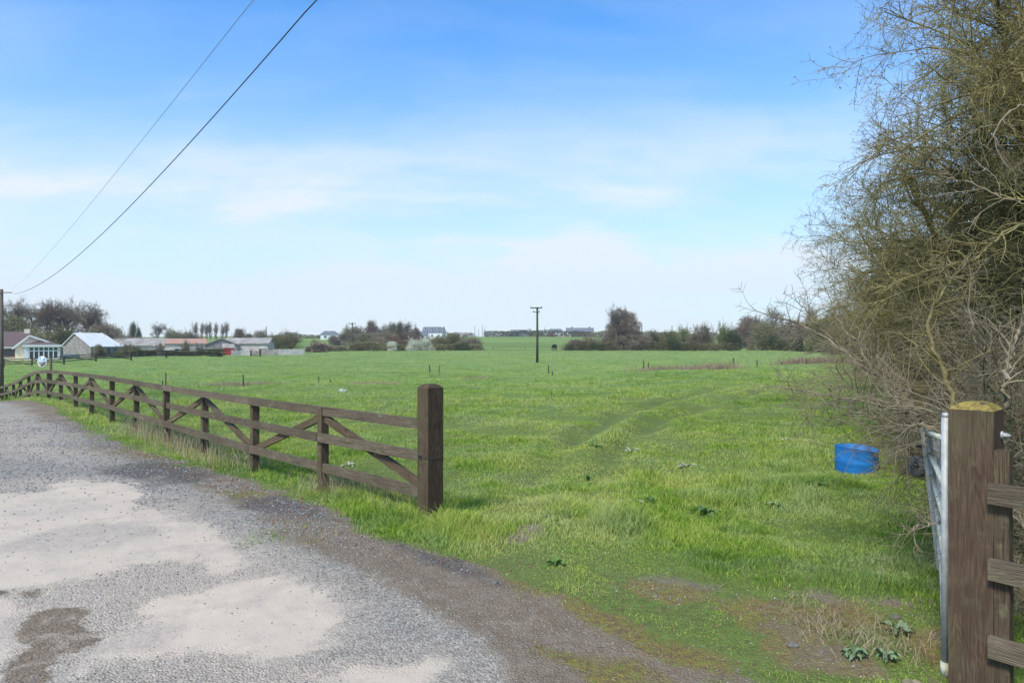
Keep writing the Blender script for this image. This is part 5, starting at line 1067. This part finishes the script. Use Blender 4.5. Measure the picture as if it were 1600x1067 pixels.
for a in [(208, 507, 12, 225, 0, GRN, 'dark evergreen left of the small bare tree'), (217, 510, 12, 225, 1, GRN, 'second dark evergreen touching another left of the bare tree'), (273, 513, 40, 215, 1, OL, 'rounded olive tree above the rusty roof'), (300, 518, 30, 220, 2, BR, 'brown shrub behind the rusty roofed shed'), (370, 516, 22, 220, 0, CO, 'rounded brown shrub above the long shed'), (405, 516, 20, 330, 2, BR, 'brown shrub on the left skyline'), (388, 521, 20, 300, 1, BR, 'low dark shrub on the skyline above the long shed'),
          (200, 527, 60, 190, 3, BR, 'brown scrub beyond the barn and low shed'), (60, 512, 80, 135, 2, OL, 'olive scrub directly behind the bungalow'), (112, 516, 70, 135, 1, GRN, 'dark scrub between bungalow and barn'), (10, 500, 60, 140, 3, OL, 'scrub behind the bungalow at the left edge'), (165, 512, 60, 140, 0, BR, 'brown scrub rising behind the pale barn roof'),
          (154, 541, 20, 104, 3, OL, 'olive shrub against the stone barn wall'), (196, 540, 30, 106, 4, BR, 'brown shrub at the right corner of the barn'), (215, 543, 40, 108, 0, GRN, 'dark green shrub right of the barn'), (238, 545, 36, 110, 1, GRN, 'dark evergreen shrub in front of the low shed'), (262, 548, 30, 112, 2, GRN, 'low dark shrub by the stone wall, left end'), (290, 535, 16, 115, 5, BR, 'pollarded brown shrub in front of the rusty roof'), (250, 538, 14, 106, 5, PA, 'thin pale birch by the low shed'), (312, 538, 12, 114, 5, PA, 'thin pale birch right of the pollard'),
          (335, 549, 24, 113, 1, GRN, 'low shrub in front of the grey gabled shed'), (187, 549, 14, 98, 2, FR, 'small fresh green shrub by the dark fence'),
          (432, 524, 34, 150, 4, OL, 'willow scrub above the concrete wall, left part'), (456, 522, 36, 150, 4, OL, 'willow scrub above the concrete wall, right part'), (494, 533, 18, 165, 4, BR, 'small brown shrub right of the willow scrub'),
          (524, 526, 20, 262, 0, BR, 'lowest shrub at the left end of the grove'), (538, 517, 26, 264, 1, BR, 'brown shrub left of the grove pole'), (548, 511, 24, 266, 2, OL, 'olive tree directly behind the grove pole'), (562, 513, 26, 264, 3, BR, 'brown tree right of the grove pole'), (576, 504, 20, 266, 0, CO, 'tallest rounded tree of the grove'), (592, 509, 24, 268, 1, PA, 'pale tree in the middle of the grove'), (610, 508, 26, 264, 3, OL, 'olive tree right of middle in the grove'), (624, 506, 12, 262, 0, GRN, 'dark conifer in the grove'), (636, 511, 26, 266, 2, CO, 'russet tree below the bare one in the grove'), (650, 511, 26, 262, 1, CO, 'russet tree at the right end of the grove'), (600, 518, 50, 256, 2, BR, 'brown underwood at the foot of the grove'), (560, 522, 50, 256, 0, OL, 'olive underwood at the left foot of the grove'),
          (552, 536, 24, 158, 0, BR, 'leftmost shrub of the field edge clump'), (570, 531, 34, 160, 1, OL, 'olive shrub second from left in the field edge clump'), (594, 526, 34, 161, 2, BR, 'brown shrub left of the small blossom'), (613, 535, 15, 156, 3, WH, 'small white blossoming shrub, leftmost of three'), (628, 522, 40, 162, 3, CO, 'tall russet shrub between two blossoming ones'), (646, 528, 24, 156, 1, WH, 'large white blossoming shrub in the clump centre'), (668, 531, 24, 156, 0, WH, 'white blossoming shrub, rightmost of three'), (657, 525, 30, 164, 2, BR, 'brown shrub behind the two large blossoming ones'), (690, 528, 34, 160, 3, OL, 'olive shrub right of the blossom'),
          (714, 523, 38, 162, 0, OL, 'tallest olive shrub at the right of the clump'), (736, 527, 40, 160, 2, BR, 'brown shrub at the right end of the clump'), (720, 535, 30, 154, 1, GRN, 'dark green shrub low in the right of the clump'),
          (894, 532, 34, 152, 0, BR, 'detached low shrub left of the domed tree'), (890, 538, 16, 150, 1, GRN, 'small dark shrub in the detached group'), (928, 527, 34, 153, 2, BR, 'brown shrub at the left foot of the domed tree'), (932, 537, 22, 149, 3, GRN, 'dark bramble shrub at the left foot of the domed tree'), (948, 522, 30, 154, 1, BR, 'brown shrub under the snag'), (975, 484, 54, 160, 6, CO, 'large domed russet tree, tallest in the right hedge'), (974, 512, 56, 157, 6, CO, 'lower skirt of the domed russet tree'), (982, 525, 40, 151, 3, BR, 'brown shrub in front of the domed tree'), (1004, 526, 30, 153, 0, BR, 'brown shrub right of the domed tree'),
          (1022, 520, 30, 154, 1, GRN, 'dark green tree second right of the domed tree'), (1042, 520, 34, 153, 3, OL, 'olive hedge tree with ivy, third right of the domed tree'), (1065, 512, 30, 155, 2, FR, 'fresh green hedge tree left of the grey bare one'), (1056, 528, 26, 150, 0, GRN, 'dark ivy shrub low in the right hedge'), (1082, 520, 26, 153, 1, BR, 'brown shrub left of the grey bare tree'), (1102, 512, 40, 154, 5, BR, 'brown hedge tree around the grey bare one'), (1128, 510, 26, 153, 4, FR, 'light green upright tree right of the grey bare one'), (1143, 516, 30, 152, 2, GRN, 'dark green hedge tree left of the gap'),
          (1166, 498, 44, 232, 0, CO, 'russet tree beyond the hedge gap'), (1150, 509, 40, 230, 1, BR, 'brown tree beyond the hedge gap, left one'), (1185, 506, 34, 228, 3, BR, 'brown tree beyond the hedge gap, right one'), (1182, 530, 30, 170, 1, OL, 'low olive shrub in the hedge gap'), (1204, 508, 50, 158, 3, OL, 'olive tree beneath the spreading bare one'), (1208, 526, 44, 150, 0, GRN, 'dark shrub beneath the spreading bare tree'), (1238, 500, 50, 154, 2, BR, 'brown hedge tree right of the spreading bare one'), (1228, 525, 36, 149, 1, BR, 'brown shrub low at the right end of the hedge'), (1262, 505, 56, 145, 0, BR, 'brown tree where the far hedge meets the near hedgerow'), (1258, 528, 40, 138, 1, GRN, 'dark shrub at the corner of the far hedge'), (1290, 500, 60, 130, 3, OL, 'olive tree half hidden by the near hedgerow'), (1320, 495, 70, 110, 1, BR, 'brown tree behind the near hedgerow')]:
    plant(*a)
# thin hedge lines on the skyline and brush along the wall
def hedge_line(name, label, pts, h_, n, m, seed, wid=1.2, card=.5):
    rng = np.random.RandomState(seed); A = np.array([[(p[0]-800)/F*p[1], p[1]] for p in pts]); k = rng.randint(0, len(A)-1, n); P = A[k]+(A[k+1]-A[k])*rng.uniform(0, 1, (n, 1))+rng.randn(n, 2)*wid*.4
    top = h_*(.55+.9*fbm(P[:, 0], P[:, 1], .12, 4, seed)); z = gz(P[:, 0], P[:, 1])+rng.uniform(0, 1, n)*top
    o0 = Vector((A[0][0], A[0][1], gzf(*A[0]))); tm = TM().cards(np.stack([P[:, 0], P[:, 1], z], 1)-np.array(o0)[None], rng.uniform(.5, 1.2, n)*card, rng, 1.5); return tag(link(name, tm.mesh(name, m), None, o0), label, 'hedge')
hedge_line('hedge', 'low dark hedge along the central skyline in front of the farm', [(757, 415), (830, 412), (925, 400)], 3.4, 7000, GRN, 1)
hedge_line('hedge', 'brown hedge on the left skyline between two houses', [(380, 345), (450, 345), (500, 340)], 1.8, 1500, BR, 2)
hedge_line('hedge', 'dark distant hedge behind the right hand trees', [(925, 380), (1060, 360), (1290, 330)], 3.0, 12000, OL, 3, 3)
hedge_line('hedge', 'brambly hedge along the field edge right of the concrete wall', [(478, 140), (510, 146), (540, 150)], 1.5, 2500, M_tw_brown, 4, .8, .25)
hedge_line('hedge', 'scrubby dark hedge in front of the farm sheds', [(205, 104), (260, 108), (345, 113)], 1.3, 9000, GRN, 5, .8, .2)
hedge_line('hedge', 'distant hedge on the skyline right of the white house', [(698, 415), (740, 415)], 2.6, 900, BR, 6)
hedge_line('brush_pile', 'reddish brushwood pile right of the concrete wall', [(488, 138), (510, 140)], 1.7, 900, M_reed, 7, .5, .35)['category'] = 'brushwood'
hedge_line('hedge', 'dense low base of the long right hand field hedge', [(885, 152), (960, 152), (1060, 152), (1150, 151)], 2.2, 30000, OL, 8, 1.5, .2)
hedge_line('hedge', 'dense low base of the shrub clump at the field edge', [(548, 158), (640, 158), (748, 157)], 2.0, 24000, OL, 9, 1.5, .2)
hedge_line('hedge', 'dense low base of the field hedge nearest the hawthorns', [(1188, 150), (1250, 146), (1330, 125)], 2.4, 24000, OL, 10, 1.5, .2)

# a distant cow
def cow():
    p = GP(866, 160); p.z = ytoz(548.5, 160); p = GP(866, 141, 0); t = None
    sk = [((-.9, 0, 1.15), .30), ((-.45, 0, 1.12), .36), ((.1, 0, 1.12), .36), ((.6, 0, 1.18), .30), ((.95, 0, 1.25), .2), ((1.2, 0, 1.1), .15), ((1.45, 0, .85), .09)]
    edges = [(i, i+1) for i in range(6)]; vs = [s_[0] for s_ in sk]; rs = [s_[1] for s_ in sk]
    for base, sx_, sy_ in ((3, .6, .2), (3, .6, -.2), (0, -.8, .2), (0, -.8, -.2)):
        i0 = len(vs); hk = -.14 if base == 0 else .03
        vs += [(sx_, sy_, .8), (sx_+hk*.3, sy_, .5), (sx_+hk*.1, sy_, .04)]; rs += [.14, .075, .06]; edges += [(base, i0), (i0, i0+1), (i0+1, i0+2)]
    i0 = len(vs); vs += [(-1.22, 0, 1.1), (-1.28, 0, .6)]; rs += [.05, .035]; edges += [(0, i0), (i0, i0+1)]
    i0 = len(vs); vs += [(1.12, .2, 1.28), (1.12, -.2, 1.28)]; rs += [.05, .05]; edges += [(5, i0), (5, i0+1)]
    me = bpy.data.meshes.new('cow'); me.from_pydata(vs, edges, []); o = link('cow', me, None, p); o.rotation_euler = (0, 0, 1.2)
    sk_ = o.modifiers.new('skin', 'SKIN'); 
    if not me.skin_vertices: 
        bm = bmesh.new(); bm.from_mesh(me); bm.verts.layers.skin.verify(); bm.to_mesh(me); bm.free()
    for v_, r_ in zip(me.skin_vertices[0].data, rs): v_.radius = (r_, r_)
    me.skin_vertices[0].data[0].use_root = True; o.modifiers.new('sub', 'SUBSURF').levels = 1; me.materials.append(M_coat); tag(o, 'black cow grazing far off right of the middle pole', 'cow')
cow()

# ------------------------------------------------------------------ thin spring haze
hm = bpy.data.materials.new('haze'); hm.use_nodes = True; ht = NT(hm.node_tree)
pv = ht.n('ShaderNodeVolumePrincipled', {'Color': (.98, .98, .97, 1), 'Density': .00038, 'Anisotropy': .2}); ht.n('ShaderNodeOutputMaterial', {1: pv.outputs[0]})
hb = MB().box(-560, 560, -12, 700, -4, 60).build('haze', hm); tag(hb, 'thin pale spring haze over the fields', 'haze', kind='stuff')
